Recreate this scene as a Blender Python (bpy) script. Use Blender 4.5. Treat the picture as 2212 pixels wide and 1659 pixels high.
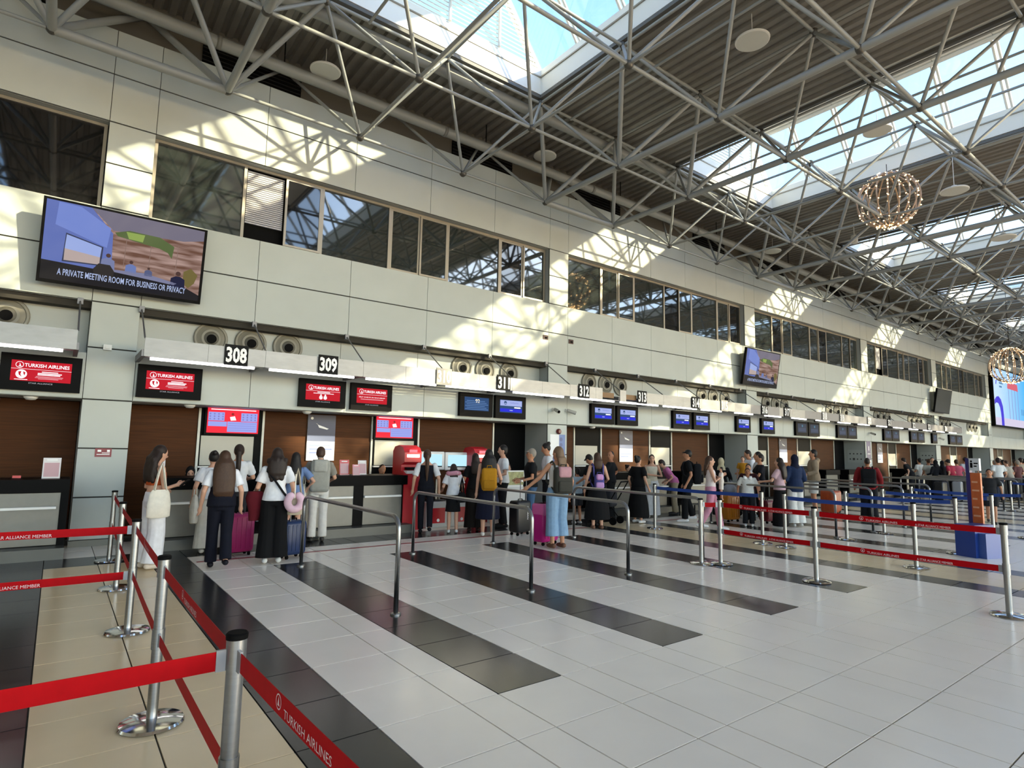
import bpy, bmesh, math, random
from mathutils import Vector, Matrix, Euler
import numpy as np

for _o in list(bpy.data.objects):
    bpy.data.objects.remove(_o)
S = bpy.context.scene
C = S.collection
random.seed(7)
PI = math.pi

# ------------------------------------------------------------------ camera
CAM_H = 1.70
FPX = 1279.83
YAW, PITCH, ROLL = math.radians(37.337), math.radians(6.315), math.radians(1.091)
_fwd = Vector((math.sin(YAW)*math.cos(PITCH), math.cos(YAW)*math.cos(PITCH), math.sin(PITCH)))
_right = Vector((math.cos(YAW), -math.sin(YAW), 0))
_up = _right.cross(_fwd)
_r2 = _right*math.cos(ROLL) + _up*math.sin(ROLL)
_u2 = _up*math.cos(ROLL) - _right*math.sin(ROLL)
cam_d = bpy.data.cameras.new('camera')
cam = bpy.data.objects.new('camera', cam_d)
C.objects.link(cam)
cam_d.sensor_fit = 'HORIZONTAL'
cam_d.sensor_width = 36.0
cam_d.lens = FPX/2212*36.0
cam_d.clip_start, cam_d.clip_end = 0.05, 600
cam.matrix_world = Matrix(((_r2.x, _u2.x, -_fwd.x, 0), (_r2.y, _u2.y, -_fwd.y, 0), (_r2.z, _u2.z, -_fwd.z, CAM_H), (0, 0, 0, 1)))
S.camera = cam

def in_view(p, margin=0):
    d = Vector(p) - Vector((0, 0, CAM_H))
    z = d.dot(_fwd)
    if z < 0.3:
        return None
    x = 1106 + FPX*d.dot(_r2)/z
    y = 829.5 - FPX*d.dot(_u2)/z
    if -margin < x < 2212+margin and -margin < y < 1659+margin:
        return z
    return None

# ------------------------------------------------------------------ sky, sun, exposure
SUN_DIR = Vector((-0.735, 1.0, -0.545)).normalized()      # the way the light travels
SUN_ELEV = math.asin(-SUN_DIR.z)
world = bpy.data.worlds.new('sky')
S.world = world
world.use_nodes = True
nt = world.node_tree
bg = nt.nodes['Background']
sky = nt.nodes.new('ShaderNodeTexSky')
sky.sky_type = 'NISHITA'
sky.sun_disc = False
sky.sun_elevation = SUN_ELEV
# sun azimuth: direction towards the sun is -SUN_DIR ; Blender measures rotation from +Y clockwise
sky.sun_rotation = math.atan2(-SUN_DIR.x, -SUN_DIR.y)
sky.air_density, sky.dust_density, sky.ozone_density = 1.0, 0.3, 1.4
nt.links.new(sky.outputs['Color'], bg.inputs['Color'])
bg.inputs['Strength'].default_value = 0.29
sun_d = bpy.data.lights.new('sun', 'SUN')
sun_d.energy = 5.2
sun_d.color = (1.0, 0.78, 0.47)
sun_d.angle = math.radians(0.9)
sun = bpy.data.objects.new('sun', sun_d)
C.objects.link(sun)
sun.rotation_euler = (-SUN_DIR).to_track_quat('Z', 'Y').to_euler()
sun.location = (20, -20, 40)
S.view_settings.view_transform = 'Standard'
S.view_settings.look = 'None'
S.view_settings.gamma = 1.0
S.view_settings.use_curve_mapping = False
S.view_settings.exposure = 1.52
S.cycles.use_denoising = True
S.cycles.max_bounces = 7
S.cycles.diffuse_bounces = 5
S.cycles.glossy_bounces = 4
S.cycles.transmission_bounces = 2
S.cycles.transparent_max_bounces = 10
S.cycles.caustics_reflective = False
S.cycles.caustics_refractive = False
S.cycles.sample_clamp_indirect = 6.0

# ------------------------------------------------------------------ materials
def col(h):
    if not isinstance(h, str):
        return h
    h = h.lstrip('#')
    o = []
    for i in (0, 2, 4):
        v = int(h[i:i+2], 16)/255
        o.append(v/12.92 if v <= 0.04045 else ((v+0.055)/1.055)**2.4)
    return tuple(o)

_M = {}
def mat(name, c=(.5, .5, .5), rough=.5, metal=0., spec=.5, noise=0., nscale=8., nstretch=(1, 1, 1), bump=0., bscale=60., emit=None, estr=1., ior=None, c2=None, coat=0.):
    if name in _M:
        return _M[name]
    m = bpy.data.materials.new(name)
    _M[name] = m
    m.use_nodes = True
    t = m.node_tree
    p = t.nodes['Principled BSDF']
    c = col(c)
    p.inputs['Base Color'].default_value = (*c, 1)
    p.inputs['Roughness'].default_value = rough
    p.inputs['Metallic'].default_value = metal
    p.inputs['Specular IOR Level'].default_value = spec
    if ior:
        p.inputs['IOR'].default_value = ior
    if coat:
        p.inputs['Coat Weight'].default_value = coat
        p.inputs['Coat Roughness'].default_value = .08
    if emit is not None:
        p.inputs['Emission Color'].default_value = (*col(emit), 1)
        p.inputs['Emission Strength'].default_value = estr
    if noise or bump or c2 is not None:
        tc = t.nodes.new('ShaderNodeTexCoord')
        mp = t.nodes.new('ShaderNodeMapping')
        mp.inputs['Scale'].default_value = nstretch
        geo = t.nodes.new('ShaderNodeNewGeometry')
        t.links.new(geo.outputs['Position'], mp.inputs['Vector'])
    if noise or c2 is not None:
        n = t.nodes.new('ShaderNodeTexNoise')
        n.inputs['Scale'].default_value = nscale
        n.inputs['Detail'].default_value = 4
        t.links.new(mp.outputs['Vector'], n.inputs['Vector'])
        r = t.nodes.new('ShaderNodeValToRGB')
        a = tuple(max(0, v*(1-noise)) for v in c)
        b = tuple(min(1, v*(1+noise)) for v in c) if c2 is None else col(c2)
        r.color_ramp.elements[0].position = .3
        r.color_ramp.elements[1].position = .7
        r.color_ramp.elements[0].color = (*a, 1)
        r.color_ramp.elements[1].color = (*b, 1)
        t.links.new(n.outputs['Fac'], r.inputs['Fac'])
        t.links.new(r.outputs['Color'], p.inputs['Base Color'])
    if bump:
        nb = t.nodes.new('ShaderNodeTexNoise')
        nb.inputs['Scale'].default_value = bscale
        t.links.new(mp.outputs['Vector'], nb.inputs['Vector'])
        bp = t.nodes.new('ShaderNodeBump')
        bp.inputs['Strength'].default_value = bump
        bp.inputs['Distance'].default_value = .02
        t.links.new(nb.outputs['Fac'], bp.inputs['Height'])
        t.links.new(bp.outputs['Normal'], p.inputs['Normal'])
    return m

def screen(name, c, s=1.0):
    """a lit display surface"""
    if name in _M:
        return _M[name]
    m = mat(name, (0.004, 0.004, 0.004), .5, spec=.04, emit=c, estr=s*(.34 if name.startswith(('tv_', 'ad_')) else .50))
    return m

def clear_glass(name, tint=(.76, .87, .95), refl=.06):
    m = bpy.data.materials.new(name)
    m.use_nodes = True
    t = m.node_tree
    t.nodes.clear()
    o = t.nodes.new('ShaderNodeOutputMaterial')
    mx = t.nodes.new('ShaderNodeMixShader')
    tr = t.nodes.new('ShaderNodeBsdfTransparent')
    gl = t.nodes.new('ShaderNodeBsdfGlossy')
    tr.inputs['Color'].default_value = (*tint, 1)
    gl.inputs['Roughness'].default_value = .02
    mx.inputs['Fac'].default_value = refl
    t.links.new(tr.outputs[0], mx.inputs[1])
    t.links.new(gl.outputs[0], mx.inputs[2])
    t.links.new(mx.outputs[0], o.inputs['Surface'])
    return m

WALL = mat('wall_panel_paint', '#b3b9b5', .55, spec=.25, noise=.03, nscale=1.5)
WALL2 = mat('wall_return_paint', '#a8adaa', .5)
JOINT = mat('panel_joint', '#2b2b28', .8)
DARKREC = mat('dark_recess_paint', '#6b675f', .8)
BLACK = mat('black_laminate', '#050506', .45, spec=.06)
BLACKM = mat('black_matte', '#0a0a0b', .7, spec=.08)
STEEL = mat('brushed_steel', '#949493', .30, metal=1., noise=.06, nscale=3, nstretch=(1, 1, 30))
CHROME = mat('polished_steel', '#cfcfd0', .10, metal=1.)
PLINTH = mat('dull_steel_plinth', '#52524f', .42, metal=.6, noise=.08, nscale=2)
ALU = mat('brushed_aluminium', '#8b8b8b', .40, metal=.5, noise=.08, nscale=2.2, nstretch=(2, 2, 6))
FRAME = mat('window_frame_alu', '#9a9387', .4, metal=.6)
PAINTG = mat('grey_tube_paint', '#8f9290', .38)
DECK = mat('corrugated_deck', '#827f7a', .45, metal=.3, noise=.04)
TILE_W = mat('tile_light', '#f6ecde', .20, spec=.22, noise=.02, nscale=2.5)
TILE_D = mat('tile_dark', '#302f2f', .20, spec=.4, noise=.12, nscale=1.2)
TILE_B = mat('tile_beige', '#e2cba4', .20, spec=.28, noise=.04, nscale=1.8)
GROUT = mat('tile_grout', '#3c3c3a', .8)
WOOD = mat('wood_veneer', '#46260c', .6, spec=.15, noise=.22, nscale=3.0, nstretch=(.6, .6, 14))
GLASSD = mat('dark_window_glass', (.020, .025, .023), .035, spec=.5, ior=2.1, bump=.012, bscale=1.3)
GLASSB = mat('black_window_glass', (.006, .006, .006), .035, spec=.5, ior=1.7)
GLASS = clear_glass('skylight_glass')
WHITEP = mat('white_powdercoat', '#dcdcd8', .45)
CURB = mat('skylight_curb_paint', '#e6e6e2', .5)
RED = mat('red_webbing', '#a40610', .5, spec=.08, noise=.06, nscale=20)
BLUE = mat('blue_webbing', '#173f8f', .5)
REDP = mat('red_plastic', '#b81f2b', .3)
LED = mat('led_tube', (1, 1, 1), .4, emit=(1, .98, .94), estr=2.6)
WHITE = mat('white_print', '#f2f2f2', .5)
SWHITE = screen('screen_white', (.95, .95, 1.0), 1.0)
SRED = screen('screen_red', (.40, .006, .016), 1.0)
SRED2 = screen('screen_bright_red', (.68, .022, .04), 1.0)
SLAV = screen('screen_lavender', (.24, .28, .62), 1.0)
SPALE = screen('screen_pale_blue', (.34, .40, .72), .8)
SBLUE = screen('screen_blue', (.015, .02, .55), .9)
SNAVY = screen('screen_navy', (.02, .06, .16), .8)
SDIM = screen('screen_dim', (.035, .045, .07), .8)

# ------------------------------------------------------------------ mesh helpers
class MB:
    def __init__(s):
        s.v, s.f, s.mi = [], [], []
    def add(s, vs, fs, mi=0):
        o = len(s.v)
        s.v += [tuple(v) for v in vs]
        s.f += [tuple(i+o for i in f) for f in fs]
        s.mi += [mi]*len(fs)
        return s
    def box(s, x0, x1, y0, y1, z0, z1, mi=0, bevel=0):
        vs = [(x0, y0, z0), (x1, y0, z0), (x1, y1, z0), (x0, y1, z0), (x0, y0, z1), (x1, y0, z1), (x1, y1, z1), (x0, y1, z1)]
        return s.add(vs, [(0, 3, 2, 1), (4, 5, 6, 7), (0, 1, 5, 4), (1, 2, 6, 5), (2, 3, 7, 6), (3, 0, 4, 7)], mi)
    def obox(s, c, ux, uy, uz, mi=0):
        c, ux, uy, uz = Vector(c), Vector(ux), Vector(uy), Vector(uz)
        vs = [c+a*ux+b*uy+d*uz for d in (-1, 1) for a, b in ((-1, -1), (1, -1), (1, 1), (-1, 1))]
        return s.add(vs, [(0, 3, 2, 1), (4, 5, 6, 7), (0, 1, 5, 4), (1, 2, 6, 5), (2, 3, 7, 6), (3, 0, 4, 7)], mi)
    def rings(s, rings, cap=True, mi=0):
        n = len(rings[0])
        vs = [p for r in rings for p in r]
        fs = []
        for k in range(len(rings)-1):
            for i in range(n):
                j = (i+1) % n
                fs.append((k*n+i, k*n+j, (k+1)*n+j, (k+1)*n+i))
        if cap:
            fs.append(tuple(range(n-1, -1, -1)))
            b = (len(rings)-1)*n
            fs.append(tuple(b+i for i in range(n)))
        return s.add(vs, fs, mi)
    def tube(s, path, r, n=8, cap=True, mi=0, round_ends=False):
        path = [Vector(p) for p in path]
        rr = list(r) if isinstance(r, (list, tuple)) else [r]*len(path)
        if round_ends:
            d0 = (path[1]-path[0]).normalized()
            d1 = (path[-1]-path[-2]).normalized()
            a, b = rr[0], rr[-1]
            pre = [(path[0]-d0*a*.9, a*.35), (path[0]-d0*a*.6, a*.75)]
            post = [(path[-1]+d1*b*.6, b*.75), (path[-1]+d1*b*.9, b*.35)]
            path = [q[0] for q in pre]+path+[q[0] for q in post]
            rr = [q[1] for q in pre]+rr+[q[1] for q in post]
        rs = []
        ref = None
        for i, p in enumerate(path):
            if i == 0:
                d = path[1]-path[0]
            elif i == len(path)-1:
                d = path[-1]-path[-2]
            else:
                d = (path[i+1]-path[i]).normalized()+(path[i]-path[i-1]).normalized()
            d = d.normalized()
            if ref is None:
                ref = Vector((0, 0, 1)) if abs(d.z) < .9 else Vector((1, 0, 0))
            u = (ref-d*ref.dot(d)).normalized()
            ref = u
            w = d.cross(u)
            rs.append([p+rr[i]*(math.cos(2*PI*k/n)*u+math.sin(2*PI*k/n)*w) for k in range(n)])
        return s.rings(rs, cap, mi)
    def loft(s, secs, n=16, cap=True, mi=0, T=None):
        """secs: (cx, cy, z, rx, ry)"""
        rs = []
        for (cx, cy, z, rx, ry) in secs:
            r = [Vector((cx+rx*math.cos(2*PI*k/n), cy+ry*math.sin(2*PI*k/n), z)) for k in range(n)]
            rs.append([T(p) for p in r] if T else r)
        return s.rings(rs, cap, mi)
    def ell(s, c, r, nu=12, nv=8, T=None, mi=0):
        c = Vector(c)
        rs = []
        for j in range(1, nv):
            a = -PI/2+PI*j/nv
            rs.append([Vector((c.x+r[0]*math.cos(a)*math.cos(2*PI*k/nu), c.y+r[1]*math.cos(a)*math.sin(2*PI*k/nu), c.z+r[2]*math.sin(a))) for k in range(nu)])
        vs = [p for q in rs for p in q]+[Vector((c.x, c.y, c.z-r[2])), Vector((c.x, c.y, c.z+r[2]))]
        if T:
            vs = [T(p) for p in vs]
        fs = []
        for k in range(len(rs)-1):
            for i in range(nu):
                j = (i+1) % nu
                fs.append((k*nu+i, k*nu+j, (k+1)*nu+j, (k+1)*nu+i))
        b, t = len(vs)-2, len(vs)-1
        q = (len(rs)-1)*nu
        for i in range(nu):
            j = (i+1) % nu
            fs.append((b, j, i))
            fs.append((t, q+i, q+j))
        return s.add(vs, fs, mi)
    def lathe(s, prof, n=24, c=(0, 0, 0), mi=0, axis='Z'):
        rs = []
        for (r, h) in prof:
            ring = []
            for k in range(n):
                a, b = r*math.cos(2*PI*k/n), r*math.sin(2*PI*k/n)
                if axis == 'Z':
                    ring.append((c[0]+a, c[1]+b, c[2]+h))
                elif axis == 'Y':
                    ring.append((c[0]+a, c[1]+h, c[2]-b))
                else:
                    ring.append((c[0]+h, c[1]+a, c[2]+b))
            rs.append([Vector(p) for p in ring])
        return s.rings(rs, True, mi)
    def prism(s, poly, y0, y1, mi=0):
        """poly in (x, z), swept from y0 to y1"""
        n = len(poly)
        vs = [(x, y0, z) for x, z in poly]+[(x, y1, z) for x, z in poly]
        fs = [tuple(range(n)), tuple(range(2*n-1, n-1, -1))]
        fs += [(i, n+i, n+(i+1) % n, (i+1) % n) for i in range(n)]
        return s.add(vs, fs, mi)
    def rbox(s, x0, x1, y0, y1, z0, z1, r=.03, k=4, mi=0):
        """box with rounded vertical and horizontal rims"""
        def outline(i):
            pts = []
            for cx, cy, a0 in ((x1-r, y1-r, 0), (x0+r, y1-r, PI/2), (x0+r, y0+r, PI), (x1-r, y0+r, 1.5*PI)):
                for q in range(k+1):
                    a = a0+PI/2*q/k
                    pts.append((cx+(r-i)*math.cos(a), cy+(r-i)*math.sin(a)))
            return pts
        rs = []
        for i, z in ((r*.7, z0), (r*.25, z0+r*.3), (0, z0+r), (0, z1-r), (r*.25, z1-r*.3), (r*.7, z1)):
            rs.append([Vector((x, y, z)) for x, y in outline(i)])
        return s.rings(rs, True, mi)
    def mesh(s, name):
        m = bpy.data.meshes.new(name)
        m.from_pydata(s.v, [], s.f)
        if any(s.mi):
            m.polygons.foreach_set('material_index', s.mi)
        m.update()
        return m
    def build(s, name, mats, parent=None, smooth=False, recalc=True):
        m = s.mesh(name)
        if recalc:
            bm = bmesh.new()
            bm.from_mesh(m)
            bmesh.ops.recalc_face_normals(bm, faces=bm.faces)
            bm.to_mesh(m)
            bm.free()
        for q in (mats if isinstance(mats, (list, tuple)) else [mats]):
            m.materials.append(q)
        if smooth:
            m.shade_smooth() if smooth is True else m.set_sharp_from_angle(angle=math.radians(smooth))
            if smooth is not True:
                m.polygons.foreach_set('use_smooth', [True]*len(m.polygons))
        return link(name, m, parent)

def link(name, data, parent=None):
    o = bpy.data.objects.new(name, data)
    C.objects.link(o)
    if parent is not None:
        o.parent = parent
    return o

def tag(o, label=None, cat=None, group=None, kind=None):
    if label:
        o['label'] = label
    if cat:
        o['category'] = cat
    if group:
        o['group'] = group
    if kind:
        o['kind'] = kind
    return o

def thing(name, label, cat, loc=(0, 0, 0), rz=0., group=None):
    o = link(name, None)
    o.location = loc
    o.rotation_euler = (0, 0, rz)
    o.empty_display_size = .1
    return tag(o, label, cat, group)

def struct(name, parent=None):
    o = link(name, None, parent)
    return tag(o, kind='structure')

_shared = {}
def shared(kind, m):
    key = (kind, m.name)
    if key not in _shared:
        b = MB()
        if kind == 'box':
            b.box(-.5, .5, -.5, .5, -.5, .5)
        elif kind == 'cyl':
            b.tube([(0, 0, 0), (0, 0, 1)], 1, 10)
        elif kind == 'cyl16':
            b.tube([(0, 0, 0), (0, 0, 1)], 1, 20)
        elif kind == 'ball':
            b.ell((0, 0, 0), (1, 1, 1), 10, 6)
        me = b.mesh(kind)
        bm = bmesh.new()
        bm.from_mesh(me)
        bmesh.ops.recalc_face_normals(bm, faces=bm.faces)
        bm.to_mesh(me)
        bm.free()
        me.materials.append(m)
        if kind != 'box':
            me.polygons.foreach_set('use_smooth', [len(p.vertices) == 4 or kind == 'ball' for p in me.polygons])
        _shared[key] = me
    return _shared[key]

def piece(name, m, parent, x0, x1, y0, y1, z0, z1):
    o = link(name, shared('box', m), parent)
    o.location = ((x0+x1)/2, (y0+y1)/2, (z0+z1)/2)
    o.scale = (abs(x1-x0), abs(y1-y0), abs(z1-z0))
    return o

def strut(name, m, parent, p0, p1, r, kind='cyl'):
    p0, p1 = Vector(p0), Vector(p1)
    d = p1-p0
    o = link(name, shared(kind, m), parent)
    o.location = p0
    o.rotation_mode = 'QUATERNION'
    o.rotation_quaternion = d.to_track_quat('Z', 'Y')
    o.scale = (r, r, d.length)
    return o

def ball(name, m, parent, c, r):
    o = link(name, shared('ball', m), parent)
    o.location = c
    o.scale = (r, r, r) if not isinstance(r, tuple) else r
    return o

_txt = {}
def text(name, s, m, parent, pos, w=None, h=None, rot=(PI/2, 0, 0), align='C', bold=0.):
    """flat lettering fitted to width w and/or cap height h, centred on pos"""
    key = (s, m.name, bold)
    if key not in _txt:
        cu = bpy.data.curves.new('lettering', 'FONT')
        cu.body = s
        cu.size = 1
        cu.offset = bold
        cu.resolution_u = 2
        ob = bpy.data.objects.new('lettering_tmp', cu)
        C.objects.link(ob)
        dg = bpy.context.evaluated_depsgraph_get()
        me = bpy.data.meshes.new_from_object(ob.evaluated_get(dg))
        bpy.data.objects.remove(ob)
        bpy.data.curves.remove(cu)
        co = np.array([v.co[:] for v in me.vertices])
        lo, hi = co.min(0), co.max(0)
        for v in me.vertices:
            v.co.x -= (lo[0]+hi[0])/2
            v.co.y -= (lo[1]+hi[1])/2
        me.materials.clear()
        me.materials.append(m)
        _txt[key] = (me, hi[0]-lo[0], hi[1]-lo[1])
    me, tw, th = _txt[key]
    o = link(name, me, parent)
    sx = (w/tw) if w else h/th
    sy = (h/th) if h else sx
    o.scale = (sx, sy, 1)
    o.rotation_euler = rot
    p = list(pos)
    if align == 'L':
        d = Euler(rot).to_matrix() @ Vector((tw*sx/2, 0, 0))
        p = [p[i]+d[i] for i in range(3)]
    o.location = p
    return o
# ================================================================== STRUCTURE
YW = 12.05                       # face of the long wall
YB = 13.0                        # back of the check-in recess
PX = [-9.4, .635, 10.77, 20.43, 30.35, 39.5, 49.3, 59.4]
PW = .35
Z_FAS0, Z_FAS1, Z_UP, Z_SILL, Z_HEAD, Z_J1, Z_J2, Z_TOP = 2.40, 3.18, 4.05, 5.71, 7.25, 4.90, 8.12, 8.95
XL, XR = -13.0, 66.0
Y_FRONT = -12.0
Z_DECK = 9.80
Z_CURB = 10.38

# ---- floor: light, dark and beige tiles with open joints
floor = MB().box(XL-1, XR+1, Y_FRONT, 14, -.25, -.012).build('floor', GROUT)
tag(floor, kind='structure')
XB = [-.5, 0, .6, 1.2, 1.7, 2.3, 2.6, 3.2, 3.5, 4.1, 4.4, 5.0, 5.3, 5.9, 6.2, 6.8, 7.1, 7.7, 8.0, 8.6, 8.9, 9.2, 9.65]
PERIOD = 10.15
def tile_mat(xc, yc):
    u = (xc+.5) % PERIOD-.5
    if 10.2 < yc < 10.95:
        return TILE_D
    if yc > 10.95:
        return TILE_W
    if 0 < u < 1.2:
        return TILE_B
    if -.5 < u < 0 or 1.2 < u < 1.7:
        return TILE_D
    if 3.5 < yc < 8.95:
        for a in (2.6, 4.4, 6.2, 8.0):
            if a < u < a+.6:
                return TILE_D
    return TILE_W
xs = []
k0 = int((XL)//PERIOD)-1
for k in range(k0, 8):
    xs += [k*PERIOD+x for x in XB]
xs = sorted(set(round(x, 3) for x in xs if XL-.5 <= x <= XR))
ys = [3.5+.605*k for k in range(-26, 10)]+[8.945, 9.55, 10.2, 10.95, 11.6, 12.3]
ys = sorted(set(round(y, 3) for y in ys))
tiles = []
g = .005
for i in range(len(xs)-1):
    for j in range(len(ys)-1):
        x0, x1, y0, y1 = xs[i], xs[i+1], ys[j], ys[j+1]
        if y1-y0 < .05 or x1-x0 < .05:
            continue
        xc, yc = (x0+x1)/2, (y0+y1)/2
        z = in_view((xc, yc, 0), 60)
        tiles.append((z if z else 999, x0, x1, y0, y1, tile_mat(xc, yc)))
tiles.sort(key=lambda t: t[0])
for t in tiles[:300]:
    piece('floor_tile', t[5], floor, t[1]+g, t[2]-g, t[3]+g, t[4]-g, -.012, 0)
rest = MB()
idx = {TILE_W.name: 0, TILE_D.name: 1, TILE_B.name: 2}
for t in tiles[300:]:
    x0, x1, y0, y1 = t[1]+g, t[2]-g, t[3]+g, t[4]-g
    rest.add([(x0, y0, -.012), (x1, y0, -.012), (x1, y1, -.012), (x0, y1, -.012), (x0, y0, 0), (x1, y0, 0), (x1, y1, 0), (x0, y1, 0)],
             [(4, 5, 6, 7), (0, 1, 5, 4), (1, 2, 6, 5), (2, 3, 7, 6), (3, 0, 4, 7)], idx[t[5].name])
tag(rest.build('floor_tiles_beyond', [TILE_W, TILE_D, TILE_B], floor, recalc=False), kind='stuff')
redline = mat('red_floor_tape', '#8c1f26', .4)
for k in range(0, 6):
    piece('floor_line', redline, floor, k*PERIOD+1.75, k*PERIOD+9.6, 9.68, 9.76, 0, .0015)

# ---- long wall
wall = struct('wall_back')
def panel(x0, x1, z0, z1, y=YW, m=WALL, name='panel'):
    piece(name, m, wall, x0+.005, x1-.005, y, y+.028, z0+.012, z1-.012)
pz = [.1, .79, 1.59, 2.40, 3.27, 4.05, 4.9, 5.71, 6.5, 7.25, 8.12, 8.95]
wcore = MB()
wj = MB()
for i, px in enumerate(PX):
    for a, b in zip(pz[:-1], pz[1:]):
        panel(px-PW, px+PW, a, b)
    wcore.box(px-PW+.004, px+PW-.004, YW+.04, YB+.1, 0, Z_TOP)
    wj.box(px-PW+.002, px+PW-.002, YW+.024, YW+.041, .0, Z_TOP)
for i in range(len(PX)-1):
    xl, xr = PX[i]+PW, PX[i+1]-PW
    n = 5
    for k in range(n):
        a, b = xl+(xr-xl)*k/n, xl+(xr-xl)*(k+1)/n
        for z0, z1 in ((Z_FAS0, Z_FAS1), (Z_UP, Z_J1), (Z_J1, Z_SILL), (Z_HEAD, Z_J2), (Z_J2, Z_TOP)):
            panel(a, b, z0, z1)
        panel(a, b, Z_FAS1, Z_UP, y=12.42, m=WALL2, name='recess_panel')
    wcore.box(xl, xr, YW+.04, YW+.40, Z_UP+.004, Z_SILL-.004)
    wcore.box(xl, xr, YW+.04, YW+.40, Z_HEAD+.004, Z_TOP)
    wcore.box(xl, xr, YW+.04, 12.46, Z_FAS0+.004, Z_FAS1-.004)
    wcore.box(xl, xr, 12.455, 12.6, Z_FAS1-.02, Z_UP+.02)
    wcore.box(xl, xr, 12.44, 14.2, Z_FAS0+.01, Z_FAS0+.15)
    piece('soffit_channel', mat('soffit_dark', '#3d3a35', .7, spec=.1), wall, xl, xr, 12.16, 12.40, Z_UP-.11, Z_UP+.003)  # dark strip painted in for the shaded soffit below the upper wall
    for z0, z1 in ((Z_UP, Z_SILL), (Z_HEAD, Z_TOP), (Z_FAS0, Z_FAS1)):
        wj.box(xl, xr, YW+.024, YW+.041, z0+.008, z1-.008)
wcore.box(XL, XR, 12.62, 14.3, 2.5, 12.2)
wcore.build('wall_core', WALL2, wall)
wj.build('joint_backing', JOINT, wall)
for i, px in enumerate(PX):
    piece('plinth', mat('plinth_grey', '#77776f', .5), wall, px-PW-.005, px+PW+.005, YW-.012, YW+.03, 0, .1)
# dark band between wall head and roof, with black grilles
piece('attic_band', DARKREC, wall, XL, XR, 12.34, 12.62, Z_TOP, Z_DECK+.2)
for k in range(-1, 7):
    for off in (2.6, 8.3):
        x = k*10+off
        piece('air_grille', BLACKM, wall, x-.95, x+.95, 12.30, 12.35, 9.02, 9.45)
        for q in range(5):
            piece('grille_blade', mat('grille_blade', '#232323', .6), wall, x-.95, x+.95, 12.28, 12.31, 9.05+q*.085, 9.065+q*.085)

# ---- strip windows, one per bay
BLIND = mat('blind_slat', '#a9aab0', .5)
for i in range(len(PX)-1):
    xl, xr = PX[i]+PW+.012, PX[i+1]-PW-.012
    w = struct('window_%d' % (i+1))
    yf = YW+.20
    def fr(name, x0, x1, z0, z1, d=.05):
        piece(name, FRAME, w, x0, x1, yf-.02, yf-.02+d, z0, z1)
    fr('frame_rail', xl, xr, Z_SILL, Z_SILL+.05)
    fr('frame_rail', xl, xr, Z_HEAD-.05, Z_HEAD)
    fr('frame_stile', xl, xl+.05, Z_SILL+.05, Z_HEAD-.05)
    fr('frame_stile', xr-.05, xr, Z_SILL+.05, Z_HEAD-.05)
    piece('room_back', BLACKM, w, xl, xr, yf+.11, yf+.13, Z_SILL, Z_HEAD)
    u = (xr-xl)/6
    for k in range(6):
        a, b = xl+u*k, xl+u*(k+1)
        if k:
            fr('frame_stile', a-.028, a+.028, Z_SILL+.05, Z_HEAD-.05)
        gm = GLASSB if i == 0 else GLASSD
        if k % 2 == 0 or i == 0:
            piece('pane', gm, w, a+.03, b-.03, yf+.012, yf+.02, Z_SILL+.05, Z_HEAD-.05)
        else:
            m_ = (a+b)/2
            open_ = (i == 1 and k == 1) or (i == 4 and k == 1)
            for q, (s0, s1) in enumerate(((a+.03, m_), (m_, b-.03))):
                if open_ and q == 0:
                    for sl in range(26):
                        zz = Z_HEAD-.10-sl*.042
                        o = piece('blind_slat', BLIND, w, s0+.02, s1-.02, yf+.035, yf+.07, zz-.014, zz+.016)
                    continue
                yy = yf-.03 if q else yf+.0
                if (i+k) % 3 != 2 or q:
                    for (x0, x1, z0, z1) in ((s0, s1, Z_SILL+.05, Z_SILL+.09), (s0, s1, Z_HEAD-.09, Z_HEAD-.05), (s0, s0+.045, Z_SILL+.09, Z_HEAD-.09), (s1-.045, s1, Z_SILL+.09, Z_HEAD-.09)):
                        piece('sash_frame', FRAME, w, x0, x1, yy-.012, yy+.022, z0, z1)
                piece('pane', GLASSB if (i*5+k+q) % 3 == 1 else GLASSD, w, s0+.01, s1-.01, yy+.0, yy+.008, Z_SILL+.06, Z_HEAD-.06)

# ---- back of the check-in recess: veneer and black panels
rec = struct('wall_checkin')
piece('core', BLACKM, rec, XL, XR, YB+.03, YB+.2, 0, Z_FAS0+.05)
POST = mat('recess_post', '#cfcfc6', .4)
BOARD = mat('pale_board', '#a9a79c', .35)
LEDGE = mat('white_ledge', '#e6e6e2', .4)
for i in range(len(PX)-1):
    x0 = PX[i]+PW
    L = PX[i+1]-PW-x0
    s = L/9.45
    for a, b, m in ((0, 1.2, WOOD), (1.24, 2.40, BLACK), (2.44, 4.82, WOOD), (4.88, 6.04, BLACK), (6.10, 8.32, WOOD), (8.34, 9.45, WOOD if i == 0 else BLACKM)):
        piece('veneer_panel' if m is WOOD else 'black_panel', m, rec, x0+a*s+.008, x0+b*s-.008, YB, YB+.03, 0, Z_FAS0)
    for a in (1.22, 2.42, 4.85, 6.07, 8.33):
        piece('post', POST, rec, x0+a*s-.022, x0+a*s+.022, YB-.03, YB+.01, 0, Z_FAS0)
    for a, b in ((1.27, 2.25), (4.93, 5.95)):
        piece('pale_board', BOARD, rec, x0+a*s, x0+b*s, YB-.02, YB+.001, 1.28, 1.86)
        piece('ledge', LEDGE, rec, x0+a*s-.03, x0+b*s+.03, YB-.07, YB+.001, 1.235, 1.265)

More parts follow.
